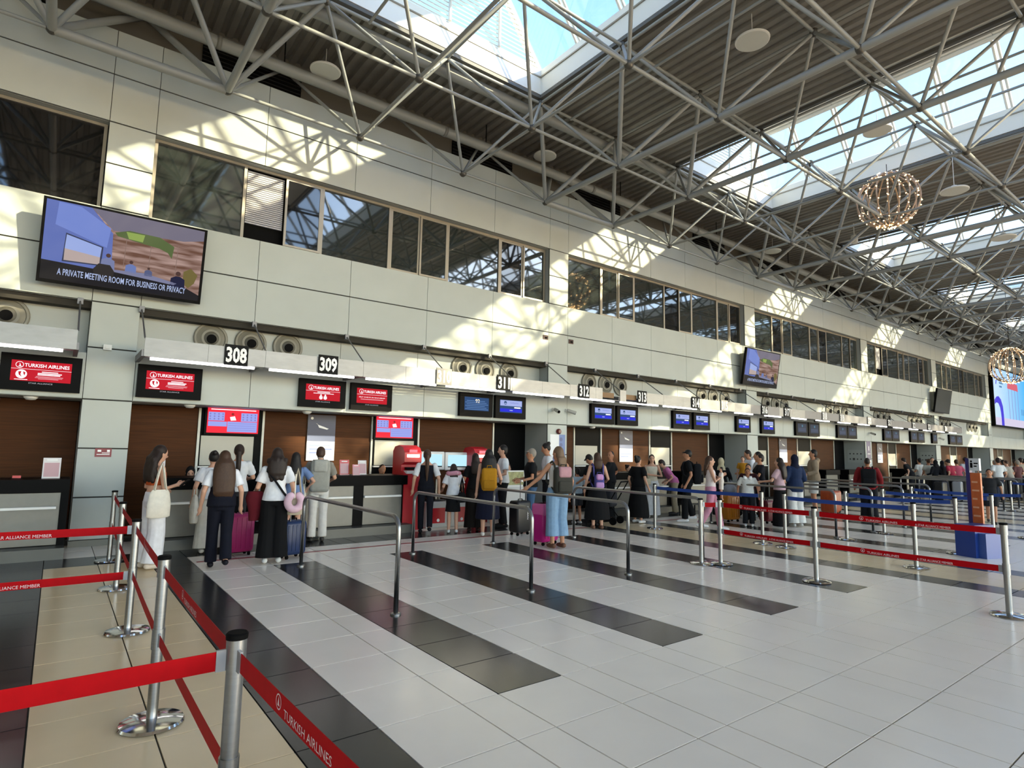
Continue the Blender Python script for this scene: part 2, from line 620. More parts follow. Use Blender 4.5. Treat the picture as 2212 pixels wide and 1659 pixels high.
# ---- end walls, invented open front behind the camera for daylight, ground outside
piece('end_wall', WALL, struct('wall_left'), XL-.3, XL, Y_FRONT, 12.4, 0, Z_DECK+.3)
we = struct('wall_right')  # invented low opening under the panels, lets daylight brighten the floor
for k in range(10):
    y_ = Y_FRONT+k*2.44
    piece('panel', WALL, we, XR, XR+.05, y_, y_+2.43, 3.0, 9.8)
    piece('mullion', FRAME, we, XR, XR+.1, y_-.05, y_+.05, 0, 3.0)
for z in (0, 2.9):
    piece('transom', FRAME, we, XR, XR+.1, Y_FRONT, 12.4, z, z+.1)
piece('apron', mat('forecourt_concrete', '#b3b0a8', .8, noise=.06, nscale=.4), tag(link('ground_apron', None), kind='structure'), XR+.3, 180, Y_FRONT-.1, 80, -.3, -.03)
fac = struct('wall_front')  # unseen front, made up and left open so daylight fills the hall
for k in range(33):
    x = XL+k*2.45
    piece('mullion', FRAME, fac, x-.05, x+.05, Y_FRONT-.08, Y_FRONT+.08, 0, Z_DECK)
for k in range(32):
    piece('spandrel_panel', WALL2, fac, XL+k*2.45+.05, XL+k*2.45+2.40, Y_FRONT-.04, Y_FRONT+.04, 9.3, Z_DECK+.2)
for z in (.0, 2.6, 5.2, 7.6):
    piece('transom', FRAME, fac, XL, XR, Y_FRONT-.06, Y_FRONT+.06, z, z+.12)
for k in range(16):
    piece('added_sun_roof', WALL2, fac, XL+k*4.95, XL+k*4.95+4.93, Y_FRONT-6.6, Y_FRONT-.1, Z_DECK-.1, Z_DECK+.3)  # overhang added out of view to keep sun off the near floor
piece('ground_outside', mat('forecourt_concrete', '#b3b0a8', .8, noise=.06, nscale=.4), tag(link('ground', None), kind='structure'), -120, 180, -140, Y_FRONT-.1, -.3, -.03)

# ---- roof: corrugated deck between glazed ridges
ceiling = struct('ceiling')
SKX = [(-6.82+10*k, -1.82+10*k) for k in range(0, 7)]
SKY0, SKY1 = -5.15, 9.85
def deck(x0, x1, y0, y1):
    n = max(1, int(round((x1-x0)/.25)))
    p = (x1-x0)/n
    pts = []
    for k in range(n):
        a = x0+k*p
        pts += [(a, Z_DECK+.06), (a+.3*p, Z_DECK+.06), (a+.42*p, Z_DECK), (a+.88*p, Z_DECK)]
    pts.append((x1, Z_DECK+.06))
    b = MB()
    vs = [(x, y0, z) for x, z in pts]+[(x, y1, z) for x, z in pts]
    m = len(pts)
    b.add(vs, [(k, k+1, m+k+1, m+k) for k in range(m-1)])
    b.build('deck_sheet', DECK, ceiling, recalc=False)
    piece('roof_topping', DARKREC, ceiling, x0, x1, y0, y1, Z_DECK+.08, Z_DECK+.3)
edges = [XL]+[e for s in SKX for e in s]+[XR]
for a, b in zip(edges[0::2], edges[1::2]):
    if b-a > .2:
        deck(a, b, SKY0, SKY1)
for a, b in zip(edges[:-1], edges[1:]):
    deck(a, b, SKY1, 12.66)
    deck(a, b, Y_FRONT-.2, SKY0)
BEAM = mat('roof_edge_beam', '#5a5a58', .5)
sky_names = ['first', 'second', 'third', 'fourth', 'fifth', 'sixth', 'seventh']
SLOPE = math.radians(54)
GL_H = 1.42
for si, (x0, x1) in enumerate(SKX):
    sk = struct('skylight_%d' % (si+1))
    xm = (x0+x1)/2
    for xa in (x0, x1):
        sg = 1 if xa == x1 else -1
        piece('curb', CURB, sk, xa-.03 if sg > 0 else xa-.07, xa+.07 if sg > 0 else xa+.03, SKY0, SKY1, Z_DECK-.02, Z_CURB)
        piece('curb_rail', FRAME, sk, xa-.06, xa+.06, SKY0, SKY1, Z_CURB-.2, Z_CURB-.17)
        piece('edge_beam', BEAM, sk, xa-.05, xa+.05, SKY0, SKY1, Z_DECK-.12, Z_DECK-.05)
    for yy in (SKY0, SKY1):
        piece('curb', CURB, sk, x0, x1, yy-.04, yy+.06, Z_DECK-.02, Z_CURB)
        piece('curb_rail', FRAME, sk, x0, x1, yy-.06, yy+.06, Z_CURB-.2, Z_CURB-.17)
        piece('edge_beam', BEAM, sk, x0, x1, yy-.05, yy+.05, Z_DECK-.12, Z_DECK-.05)
    # rafters and panes of the two sloping sides, sheet roof between them
    ny = 12
    st = (SKY1-SKY0)/ny
    zr = Z_CURB+GL_H
    tx_ = GL_H/math.tan(SLOPE)
    for k in range(ny+1):
        y = SKY1-k*st
        for xa, sg in ((x0, 1), (x1, -1)):
            for dd in ((-.05, .05) if 0 < k < ny else (0,)):
                strut('rafter', WHITEP, sk, (xa, y+dd, Z_CURB), (xa+sg*tx_, y+dd, zr), .032)
    for k in range(ny):
        ya, yb = SKY1-(k+1)*st+.06, SKY1-k*st-.06
        for xa, sg in ((x0, 1), (x1, -1)):
            MB().add([(xa, ya, Z_CURB+.03), (xa, yb, Z_CURB+.03), (xa+sg*tx_, yb, zr+.03), (xa+sg*tx_, ya, zr+.03)], [(0, 1, 2, 3)]).build('pane', GLASS, sk, recalc=False)
    for xa in (x0+tx_, x1-tx_):
        strut('eaves_tube', WHITEP, sk, (xa, SKY0, zr), (xa, SKY1, zr), .06)
    for k in range(ny):
        piece('roof_sheet', CURB, sk, x0+tx_-.06, x1-tx_+.06, SKY1-(k+1)*st+.006, SKY1-k*st-.006, zr+.05, zr+.12)
    piece('roof_core', BEAM, sk, x0+tx_-.06, x1-tx_+.06, SKY0, SKY1, zr+.11, zr+.22)
    # louvred gable towards the wall
    for xa in (x0+.10, x1-.10):
        for dx in (-.08, 0, .08):
            strut('corner_post', WHITEP, sk, (xa+dx, SKY1, Z_CURB-.1), (xa+dx+(tx_ if xa < xm else -tx_), SKY1, zr), .03)
    ns = 14
    for k in range(ns):
        z = Z_CURB+.06+k*(GL_H-.06)/ns
        hw = 2.5-(z-Z_CURB)/math.tan(SLOPE)-.06
        o = piece('louvre_slat', WHITEP, sk, xm-hw, xm+hw, SKY1-.06, SKY1+.06, z-.009, z+.009)
        o.rotation_euler = (math.radians(40), 0, 0)
    for xx in (xm-1.25, xm, xm+1.25):
        strut('gable_stud', WHITEP, sk, (xx, SKY1-.08, Z_CURB), (xx, SKY1-.08, zr), .035)
    g_ = MB()
    g_.add([(x0, SKY0, Z_CURB), (x1, SKY0, Z_CURB), (x1-tx_, SKY0, zr+.1), (x0+tx_, SKY0, zr+.1)], [(0, 1, 2, 3)])
    g_.build('gable_sheet', CURB, sk, recalc=False)

# ---- space frame under the roof
frame = tag(link('space_frame', None), kind='structure')
ZB, ZT = 8.0, 9.60
bn = lambda i, j: Vector((1.93+2.5*i, 11.1-2.5*j, ZB))
tn = lambda i, j: Vector((.68+2.5*i, 9.85-2.5*j, ZT))
IR = range(-5, 26)
JR = range(0, 8)
mem = []
for i in IR:
    near_col = i % 4 in (0, 3)
    for j in JR:
        # bottom chords
        mem.append((bn(i, j), bn(i+1, j), .078 if (j == 0 and i % 4 == 3) else (.031 if j < 2 else .034)))
        mem.append((bn(i, j), bn(i, j+1), .068 if near_col else .030))
        # top chords
        mem.append((tn(i, j), tn(i+1, j), .033))
        mem.append((tn(i, j), tn(i, j+1), .030))
        # diagonals
        for di in (0, 1):
            thick = .066 if (near_col and j == 0 and ((i % 4 == 0 and di == 0) or (i % 4 == 3 and di == 1))) else .033
            mem.append((bn(i, j), tn(i+di, j-1), thick if j == 0 else .033))
            mem.append((bn(i, j), tn(i+di, j), .05 if (near_col and j < 2) else .034))
mem = [(a, b, r) for a, b, r in mem if XL < min(a.x, b.x) and max(a.x, b.x) < XR and a.y < 12.4 and b.y < 12.4]
def vis(a, b, r):
    best = 0
    for t in (.05, .3, .5, .7, .95):
        z = in_view(a.lerp(b, t), 0)
        if z:
            best = max(best, r*(b-a).length/(z*z))
    return best
mem.sort(key=lambda q: -vis(*q))
for a, b, r in mem[:300]:
    strut('strut', PAINTG, frame, a, b, r)
fb = MB()
for a, b, r in mem[300:]:
    fb.tube([a, b], r, 6)
tag(fb.build('struts_beyond', PAINTG, frame, smooth=40), kind='stuff')
nodes = [bn(i, j) for i in IR for j in JR]+[tn(i, j) for i in IR for j in JR]
nodes = [n for n in nodes if XL < n.x < XR]
nodes.sort(key=lambda n: in_view(n, 50) or 999)
NODE = mat('node_steel', '#55534f', .4, metal=.6)
for n in nodes[:120]:
    ball('node', NODE, frame, n, .085)
nb = MB()
for n in nodes[120:]:
    nb.ell(n, (.085,)*3, 6, 4)
tag(nb.build('nodes_beyond', NODE, frame), kind='stuff')

# round ducts along the roof
duct = tag(link('duct', None), kind='structure')
for k in range(16):
    strut('duct_length', PAINTG, duct, (XL+k*4.94, 11.7, 9.22), (XL+k*4.94+4.9, 11.7, 9.22), .115, 'cyl16')
    strut('duct_collar', mat('duct_collar', '#7d7d79', .5), duct, (XL+k*4.94-.04, 11.7, 9.22), (XL+k*4.94+.04, 11.7, 9.22), .125, 'cyl16')
    strut('duct_hanger', BLACKM, duct, (XL+k*4.94+1.2, 11.7, 9.3), (XL+k*4.94+1.2, 11.7, 9.82), .012)
    strut('roof_pipe', PAINTG, duct, (XL+k*4.94, 10.18, 9.56), (XL+k*4.94+4.94, 10.18, 9.56), .12, 'cyl16')
    strut('sprinkler_pipe', PAINTG, duct, (8.9+(k-4)*5, -.5, 9.36), (8.9+(k-4)*5, 9.6, 9.36), .028)
# ================================================================== FIXTURES
ORD = ['first', 'second', 'third', 'fourth', 'fifth', 'sixth', 'seventh', 'eighth', 'ninth', 'tenth', 'eleventh', 'twelfth', 'thirteenth', 'fourteenth']

# ---- canopy over the desks: aluminium fascia, roof slats, tie rods, light tubes
YC = 11.05
GAPC = mat('bare_plywood', '#8a6c4c', .7)
ALUD = mat('dull_aluminium', '#77777a', .5, metal=.7)
def canopy(name, label, x0, x1, rods):
    t = thing(name, label, 'canopy', (x0, YW, 3.08))
    L = lambda x: x-x0
    n = len(rods)-1
    for k in range(n):
        a, b = L(rods[k]), L(rods[k+1])
        for h in range(2):
            p, q = a+(b-a)*h/2, a+(b-a)*(h+1)/2
            if 11.9 < x0+p < 12.6 or 11.9 < x0+q < 12.3:
                q = p+.25
                piece('backing_board', GAPC, t, q+.04, q+.5, YC-YW+.06, YC-YW+.08, .06, .2)
            m_ = ALU if (x0+p) < 17 or ((x0+p) < 24 and (k+h) % 2) else ALUD
            piece('fascia_panel', m_, t, p+.002, q-.002, YC-YW, YC-YW+.02, 0, .30)
        piece('light_tube', LED, t, a+.10, b-(.16 if x0+a < 15 else .7), YC-YW+.06, YC-YW+.11, -.045, -.005)
        piece('tube_tray', ALUD, t, a+.02, b-.02, YC-YW+.02, YC-YW+.2, -.004, .012)
        for q in range(7):
            y = YC-YW+.18+q*.12
            o = piece('roof_slat', ALUD, t, a+.01, b-.01, y, y+.085, .12, .132)
    for x in rods:
        strut('tie_rod', ALUD, t, (L(x), -.02, .95), (L(x), YC-YW+.02, .30), .013)
        piece('rod_bracket', ALUD, t, L(x)-.04, L(x)+.04, -.07, 0, .88, .985)
        m_ = MB().prism([(-.03, .0), (.03, .0), (.03, .11), (-.03, .11)], 0, YC-YW+.02)
        o = m_.build('arm', ALUD, t)
        o.location = (L(x), 0, 0)
    return t
canopy('canopy', 'short canopy with metal fascia and light tube over the leftmost desk', -7.6, .13, [-7.6, -5.7, -3.8, -1.9, .13])
rods = [1.0]+[2.86+1.86*k for k in range(0, 21)]
canopy('canopy', 'long slatted canopy with aluminium fascia, numbers and light tubes over the desks', 1.0, rods[-1], rods)

# ---- desk number boards
SIGNB = mat('sign_black', '#08090a', .45, spec=.1)
SIGNG = mat('sign_faded', '#8d8a86', .45)
WORDS = 'eight nine ten eleven twelve thirteen fourteen fifteen sixteen seventeen eighteen nineteen twenty twenty-one twenty-two twenty-three twenty-four'.split()
signs = [(308, 2.37), (309, 4.0), (310, 6.56), (311, 8.17), (312, 10.77), (313, 13.05), (314, 15.54), (315, 17.08), (316, 19.5), (317, 21.02), (318, 23.9), (319, 25.4), (320, 28.0), (321, 30.1), (322, 33.0), (323, 35.0), (324, 37.4)]
for n, x in signs:
    t = thing('number_sign', 'desk board three hundred and %s on the canopy edge' % WORDS[n-308], 'sign', (x, YC-.012, 3.06), 0, 'desk number boards')
    piece('board', SIGNG if n in (310, 315, 318, 319, 320) else SIGNB, t, -.19, .19, -.018, .006, 0, .36)
    text('number', str(n), WHITE, t, (0, -.0205, .18), w=.335, h=.275, bold=.035)

# ---- round air nozzles above the canopy
NOZ = mat('nozzle_paint', '#807d72', .5)
bay_noz = [(-1.9, -1.35, -.8), (2.19, 2.91, 3.63), (7.87, 8.58, 9.35), (12.31, 13.0, 13.65), (17.83, 18.51, 19.23), (22.04, 22.73, 23.45), (27.29, 28.05, 28.84), (32.3, 33.0, 33.7), (36.6, 37.3, 38.0), (41.2, 41.9, 42.6), (46.2, 46.9, 47.6)]
near_sign = ['above the leftmost desk', 'right of the big lit television', 'left of the second pillar', 'right of the second pillar', 'left of the third pillar', 'right of the third pillar', 'left of the fourth pillar', 'right of the fourth pillar', 'left of the fifth pillar', 'right of the fifth pillar', 'below the advertising screen']
for bi, trio in enumerate(bay_noz):
    for k, x in enumerate(trio):
        t = thing('air_nozzle', '%s round air nozzle of the three %s' % (('left', 'middle', 'right')[k], near_sign[bi]), 'air nozzle', (x, 12.42, 3.70), 0, 'round air nozzles')
        MB().lathe([(.30, .0), (.30, -.035), (.285, -.05), (.255, -.05), (.245, -.03), (.20, -.05), (.17, -.075), (.13, -.075), (.125, -.01)], 28, (0, 0, 0), axis='Y').build('bezel', NOZ, t, smooth=35)
        ball('ball_jet', mat('nozzle_ball', '#5a574e', .5), t, (0, -.03, 0), (.16, .075, .16))  # ball coloured darker for the shade inside the nozzle
        MB().lathe([(.085, -.12), (.085, .0)], 20, (.0, 0, -.015), axis='Y').build('throat', BLACKM, t)

# ---- monitors on the fascia
def bars(parent, m, rows, y):
    for (x0, x1, z, h) in rows:
        piece('text_line', m, parent, x0, x1, y-.001, y, z-h/2, z+h/2)
def disc(name, m, parent, x, z, r, y, sx=1.):
    b = MB()
    n = 18
    b.add([(x+sx*r*math.cos(2*PI*k/n), y, z+r*math.sin(2*PI*k/n)) for k in range(n)], [tuple(range(n))])
    return b.build(name, m, parent, recalc=False)
def poly(name, m, parent, pts, y):
    b = MB()
    b.add([(x, y, z) for x, z in pts], [tuple(range(len(pts)))])
    return b.build(name, m, parent, recalc=False)
def bird(parent, x, z, r, y):
    b = MB()
    n = 20
    for k in range(n):
        a0, a1 = 2*PI*k/n, 2*PI*(k+1)/n
        b.add([(x+r*math.cos(a0), y, z+r*math.sin(a0)), (x+r*math.cos(a1), y, z+r*math.sin(a1)), (x+.87*r*math.cos(a1), y, z+.87*r*math.sin(a1)), (x+.87*r*math.cos(a0), y, z+.87*r*math.sin(a0))], [(0, 1, 2, 3)])
    q = [(-.45, -.5), (-.1, -.42), (.0, .0), (-.05, .6), (.2, .1), (.28, -.3), (.6, -.5), (.1, -.62)]
    b.add([(x+a*r, y, z+c*r) for a, c in q], [tuple(range(len(q)))])
    return b.build('logo', SWHITE, parent, recalc=False)
def monitor(x0, x1, kind, label):
    w = x1-x0
    h = .57
    t = thing('monitor', label, 'monitor', ((x0+x1)/2, YW, 2.48), 0, 'counter monitors on the fascia')
    MB().box(-w/2, w/2, -.10, 0, 0, h).build('housing', BLACK, t)
    a, b, z0, z1 = -w*.37, w*.37, .145, .465
    y = -.101
    if kind.startswith('red'):
        p = piece('display', SRED, t, a, b, y-.003, y, z0, z1)
        y -= .0045
        bird(t, a+.10, z1-.07, .05, y)
        text('airline_name', 'TURKISH AIRLINES', SWHITE, t, (a+.16+(b-a-.19)/2, y, z1-.07), w=b-a-.19, h=.055, bold=.012)
        piece('rule', SWHITE, t, a, b, y-.001, y, z1-.135, z1-.131)
        if kind == 'red1':
            disc('globe', SWHITE, t, a+.13, z0+.105, .07, y)
            poly('continent', SRED, t, [(a+.09, z0+.14), (a+.13, z0+.15), (a+.12, z0+.10), (a+.14, z0+.06), (a+.10, z0+.09)], y-.001)
            poly('continent', SRED, t, [(a+.15, z0+.15), (a+.18, z0+.13), (a+.17, z0+.08), (a+.155, z0+.11)], y-.001)
            piece('text_line', SWHITE, t, a+.05, a+.21, y-.001, y, z0+.015, z0+.024)
            bars(t, SWHITE, [(a+.38, b-.17, z0+.155, .012), (a+.33, b-.12, z0+.13, .014), (a+.33, b-.14, z0+.108, .014)], y)
            bars(t, screen('screen_soft_pink', (.9, .45, .5), .7), [(a+.31, b-.10, z0+.08, .008), (a+.30, b-.11, z0+.062, .008), (a+.34, b-.16, z0+.044, .008)], y)
        elif kind == 'red2':
            bars(t, SWHITE, [(-.12, .14, z0+.165, .012), (-.20, .22, z0+.14, .01)], y)
            for sx in (-.045, .045):
                disc('pictogram_head', SWHITE, t, sx, z0+.105, .017, y)
                poly('pictogram_body', SWHITE, t, [(sx-.03, z0+.085), (sx+.03, z0+.085), (sx+.035, z0+.04), (sx+.012, z0+.02), (sx-.012, z0+.02), (sx-.035, z0+.04)], y)
        else:
            text('notice', 'SELF CHECK-IN BAG DROP', SWHITE, t, (0, y, z0+.13), w=.6, h=.022)
            bars(t, screen('screen_soft_pink', (.9, .45, .5), .7), [(-.26, .26, z0+.085, .014)], y)
        text('alliance_name', 'STAR ALLIANCE', screen('screen_grey', (.5, .5, .55), .7), t, (0, -.102, .115), w=.30, h=.022)
    elif kind == 'sun':
        p = piece('display', SNAVY, t, a, b, y-.003, y, z0, z1)
        y -= .0045
        piece('name_panel', SPALE, t, a+.01, b-.01, y-.001, y, z0+.17, z1-.01)
        disc('logo', SNAVY, t, a+.17, z1-.075, .045, y-.002)
        poly('logo_wave', SPALE, t, [(a+.125, z1-.09), (a+.17, z1-.075), (a+.215, z1-.09), (a+.17, z1-.105)], y-.003)
        text('airline_name', 'SunExpress', screen('screen_mid_blue', (.16, .18, .55), .7), t, (.10, y-.002, z1-.07), w=.26, h=.045)
        bars(t, SWHITE, [(.10, .30, z0+.135, .03)], y)
        piece('band', SBLUE, t, a+.01, b-.01, y-.001, y, z0+.02, z0+.10)
        bars(t, SPALE, [(-.05, .05, z0+.06, .02)], y-.0015)
    elif kind == 'night':
        p = piece('display', SNAVY, t, a, b, y-.003, y, z0, z1)
        y -= .0045
        text('emblem', '92', screen('screen_gold', (.85, .75, .55), .9), t, (.02, y, z1-.09), h=.10, bold=.02)
        for q in range(6):
            bars(t, screen('screen_steel_blue', (.10, .2, .42), .9), [(a+.02+.04*(q % 2), b-.02-.05*(q % 3), z0+.03+q*.04, .012)], y)
    else:
        p = piece('display', SDIM, t, a, b, y-.003, y, z0-.02, z1+.02)
        y -= .0045
        disc('logo', screen('screen_teal', (.06, .16, .24), .9), t, .02, z1-.07, .05, y)
        for q in range(3):
            bars(t, screen('screen_slate', (.07, .09, .15), .9), [(a+.06, b-.06, z0+.05+q*.045, .018)], y)
mons = [(-.78, .24, 'red1', 'red airline monitor with globe over the leftmost desk'), (1.02, 2.02, 'red1', 'red airline monitor with globe left of number 308'),
        (3.78, 4.74, 'red2', 'red airline monitor with two white figures below number 309'), (4.86, 5.80, 'red3', 'red self check-in monitor right of number 309'),
        (7.57, 8.53, 'night', 'monitor with gold emblem below numbers 310 and 311'), (8.62, 9.58, 'sun', 'blue and lavender airline monitor right of number 311'),
        (11.97, 12.91, 'sun', 'left of two airline monitors right of the second pillar'), (13.03, 13.95, 'sun', 'right of two airline monitors right of the second pillar'),
        (15.65, 16.6, 'sun', 'left of two airline monitors midway to the third pillar'), (16.73, 17.63, 'sun', 'right of two airline monitors midway to the third pillar'),
        (19.25, 20.15, 'sun', 'single airline monitor just left of the third pillar'), (20.91, 21.83, 'sun', 'single airline monitor just right of the third pillar'),
        (23.45, 24.40, 'dim', 'left of two dim monitors past the third pillar'), (24.48, 25.41, 'dim', 'right of two dim monitors past the third pillar'),
        (27.05, 27.97, 'dim', 'left of two dim monitors before the fourth pillar'), (28.02, 28.95, 'dim', 'right of two dim monitors before the fourth pillar'),
        (31.95, 32.85, 'dim', 'left of two dim monitors past the fourth pillar'), (32.9, 33.8, 'dim', 'right of two dim monitors past the fourth pillar'),
        (35.3, 36.2, 'dim', 'left of two dim monitors before the fifth pillar'), (36.25, 37.2, 'dim', 'right of two dim monitors before the fifth pillar'),
        (38.4, 39.1, 'dim', 'single dim monitor just left of the fifth pillar'), (41.1, 42.15, 'dim', 'left of the two farthest dim monitors'), (42.2, 43.3, 'dim', 'right of the two farthest dim monitors')]
for q in mons:
    monitor(*q)

# ---- red information screens hung in the recess
def info_screen(x, label):
    t = thing('info_screen', label, 'screen', (x, YB-.05, 1.90), 0, 'red information screens')
    MB().box(-.52, .52, -.06, .04, -.02, .57).build('housing', BLACK, t)
    y = -.061
    piece('display', SRED2, t, -.48, .48, y-.003, y, .02, .53)
    y -= .0045
    bars(t, SWHITE, [(-.42, .42, .485, .016)], y)
    for (a, b, z0, z1) in ((-.46, -.17, .26, .43), (.14, .45, .26, .43), (-.46, -.12, .15, .245), (-.11, .45, .045, .25)):
        piece('text_card', SLAV, t, a, b, y-.001, y, z0, z1)
    IC = screen('screen_icon', (.22, .2, .5), .8)
    for (a, b) in ((-.43, -.20), (.18, .41)):
        for r in range(3):
            for c in range(4):
                disc('icon', IC, t, a+(b-a)*c/3, .295+.05*r, .016, y-.002)
    for k in range(4):
        bars(t, IC, [(-.09, .43, .08+k*.045, .006)], y-.002)
    disc('figure_head', screen('screen_dark_red', (.25, .02, .02), .9), t, -.02, .40, .025, y-.001)
    poly('figure_body', SWHITE, t, [(-.07, .34), (.02, .36), (.05, .28), (-.05, .27)], y-.001)
info_screen(2.80, 'red and lavender information screen behind the desk, left one')
info_screen(6.36, 'red and lavender information screen behind the desk, right one')

# ---- suspended television screens showing a meeting room
TVL = screen('tv_wall_blue', (.15, .21, .58), .8)
TVB = screen('tv_board', (.20, .28, .70), .9)
TVW = mat('tv_wood', (.004, .004, .004), .5, spec=.04)
def tv_wood():
    t = TVW.node_tree
    p = t.nodes['Principled BSDF']
    g2 = t.nodes.new('ShaderNodeNewGeometry')
    mp = t.nodes.new('ShaderNodeMapping')
    mp.inputs['Rotation'].default_value = (0, .5, 0)
    mp.inputs['Scale'].default_value = (1.2, 1, 9)
    n = t.nodes.new('ShaderNodeTexNoise')
    n.inputs['Scale'].default_value = 1.6
    r = t.nodes.new('ShaderNodeValToRGB')
    r.color_ramp.elements[0].position, r.color_ramp.elements[1].position = .35, .68
    r.color_ramp.elements[0].color = (.16, .075, .05, 1)
    r.color_ramp.elements[1].color = (.50, .34, .30, 1)
    t.links.new(g2.outputs['Position'], mp.inputs['Vector'])
    t.links.new(mp.outputs[0], n.inputs['Vector'])
    t.links.new(n.outputs['Fac'], r.inputs['Fac'])
    t.links.new(r.outputs['Color'], p.inputs['Emission Color'])
    p.inputs['Emission Strength'].default_value = .30
tv_wood()
def tv(x, label, dim=1., tilt=9, detail=True, yaw=0):
    t = thing('television', label, 'television', (x, YW-.02, 4.22), 0, 'televisions on the long wall')
    W, H = 2.33, 1.34
    ang = math.radians(tilt)
    bk = MB().box(-.9, .9, -.16, .02, .15, 1.15).build('wall_box', mat('tv_back_box', '#8f8d80', .5), t)
    hd = MB().box(-W/2, W/2, -.09, 0, 0, H).build('housing', BLACK, t)
    hd.rotation_euler = (ang, 0, yaw)
    hd.location = (0, -.14, 0)
    def put(o):
        o.rotation_euler = (ang, 0, yaw)
        o.location = (0, -.14, 0)
        return o
    y = -.0915
    a, b, c, d = -W/2+.04, W/2-.045, .05, H-.035
    if dim < .2:
        put(poly('display', mat('tv_off', (.012, .012, .014), .15), t, [(a, c), (b, c), (b, d), (a, d)], y))
        return t
    fx = lambda u: a+(b-a)*u
    fz = lambda v: c+(d-c)*v
    P = lambda name, m, pts, k: put(poly(name, m, t, [(fx(u), fz(v)) for u, v in pts], y-.0012*k))
    P('picture_wood', TVW, [(0, 0), (1, 0), (1, 1), (0, 1)], 0)
    P('picture_wall', TVL, [(0, .2), (.41, .2), (.40, .72), (.26, 1), (0, 1)], 1)
    P('picture_ceiling', screen('tv_ceiling', (.22, .20, .27), .8), [(.26, 1), (.40, .76), (.86, .80), (1, .86), (1, 1)], 1)
    P('picture_board', TVB, [(.06, .70), (.37, .52), (.385, .78), (.20, .98), (.07, .99)], 2)
    P('picture_screen_edge', screen('tv_edge', (.05, .06, .12), .8), [(.115, .25), (.345, .27), (.35, .52), (.125, .62)], 3)
    P('picture_screen', screen('tv_sky', (.36, .46, .85), .9), [(.125, .42), (.335, .38), (.34, .51), (.13, .60)], 4)
    P('picture_screen', screen('tv_sand', (.52, .42, .40), .9), [(.125, .27), (.335, .285), (.335, .38), (.125, .42)], 4)
    P('picture_lamp', screen('tv_leaf', (.12, .17, .06), .8), [(.41, .74), (.50, .80), (.70, .79), (.80, .70), (.79, .53), (.76, .60), (.70, .64), (.55, .67), (.43, .70)], 3)
    P('picture_lamp_glow', screen('tv_leaf_light', (.30, .42, .10), .9), [(.48, .78), (.60, .78), (.59, .68), (.50, .69)], 4)
    P('picture_floor', screen('tv_dark', (.015, .014, .018), .8), [(0, 0), (1, 0), (1, .08), (.85, .20), (.6, .22), (.45, .22), (.30, .22), (0, .24)], 3)
    P('picture_table', screen('tv_table', (.25, .26, .42), .8), [(.42, .25), (.62, .27), (.84, .20), (.82, .17), (.60, .20), (.43, .22)], 4)
    for u, v, s, cc in ((.385, .33, .80, (.20, .23, .42)), (.53, .31, .66, (.16, .22, .50)), (.645, .285, .48, (.10, .12, .24)), (.845, .23, .95, (.012, .014, .05))):
        sm = screen('tv_person_%d' % int(u*1000), cc, .9)
        P('picture_person', sm, [(u-.055*s, v-.10*s), (u+.055*s, v-.10*s), (u+.05*s, v+.04*s), (u+.015*s, v+.075*s), (u-.015*s, v+.075*s), (u-.05*s, v+.04*s)], 4)
        put(disc('picture_head', screen('tv_head', (.09, .045, .04), .8), t, fx(u), fz(v+.115*s), .042*s, y-.0062))
    for u in (.55, .685):
        P('picture_chair', screen('tv_chair', (.012, .012, .02), .8), [(u-.05, .02), (u+.06, .02), (u+.055, .17), (u-.045, .19)], 6)
    P('picture_chair', screen('tv_armchair', (.035, .03, .03), .8), [(.31, .10), (.42, .10), (.43, .22), (.40, .30), (.33, .30), (.30, .22)], 6)
    for u in (.44, .60, .78):
        P('picture_joint', screen('tv_joint', (.30, .2, .17), .8), [(u+.04, .30), (u+.044, .30), (u+.05, .72), (u+.046, .72)], 1)
    P('picture_plant', screen('tv_plant', (.20, .16, .05), .8), [(.88, .22), (.92, .16), (.96, .24), (.98, .36), (.93, .44), (.88, .38)], 3)
    if detail:
        o = text('caption', 'A PRIVATE MEETING ROOM FOR BUSINESS OR PRIVACY', screen('tv_caption', (.42, .50, .75), 1.0), t, (0, 0, 0), w=1.82, h=.105, bold=.014)
        R = Matrix.Rotation(ang, 4, 'X')
        q = R @ Vector((fx(.50), y-.010, fz(.115)))
        o.location = q+Vector((0, -.14, 0))
        o.rotation_euler = (PI/2+ang, 0, 0)
    return t
tv(.70, 'large lit television showing a meeting room above the leftmost pillar')
tv(20.6, 'lit television showing a meeting room above the third pillar', detail=True, yaw=0)
tv(39.6, 'switched-off dark television above the fifth pillar', dim=0)

# ---- advertising screen at the far end
t = thing('advertising_screen', 'bright blue advertising screen high on the wall at the far end', 'screen', (54.2, YW-.02, 3.9))
MB().box(-4.5, 4.5, -.2, 0, 0, 4.05).build('housing', BLACK, t)
y = -.201
G = mat('ad_sky', (.004, .004, .004), .5, spec=.04)
tt = G.node_tree
pb = tt.nodes['Principled BSDF']
tc = tt.nodes.new('ShaderNodeTexCoord')
sx = tt.nodes.new('ShaderNodeSeparateXYZ')
rp = tt.nodes.new('ShaderNodeValToRGB')
rp.color_ramp.elements[0].color = (.55, .72, .95, 1)
rp.color_ramp.elements[1].color = (.02, .42, .92, 1)
tt.links.new(tc.outputs['Generated'], sx.inputs[0])
tt.links.new(sx.outputs['X'], rp.inputs['Fac'])
tt.links.new(rp.outputs[0], pb.inputs['Emission Color'])
pb.inputs['Emission Strength'].default_value = .40
poly('display', G, t, [(-4.4, .08), (4.4, .08), (4.4, 3.95), (-4.4, 3.95)], y)
poly('picture_beach', screen('ad_sand', (.72, .66, .85), 1.), t, [(-4.4, .08), (4.4, .08), (4.4, .62), (-4.4, .6)], y-.002)
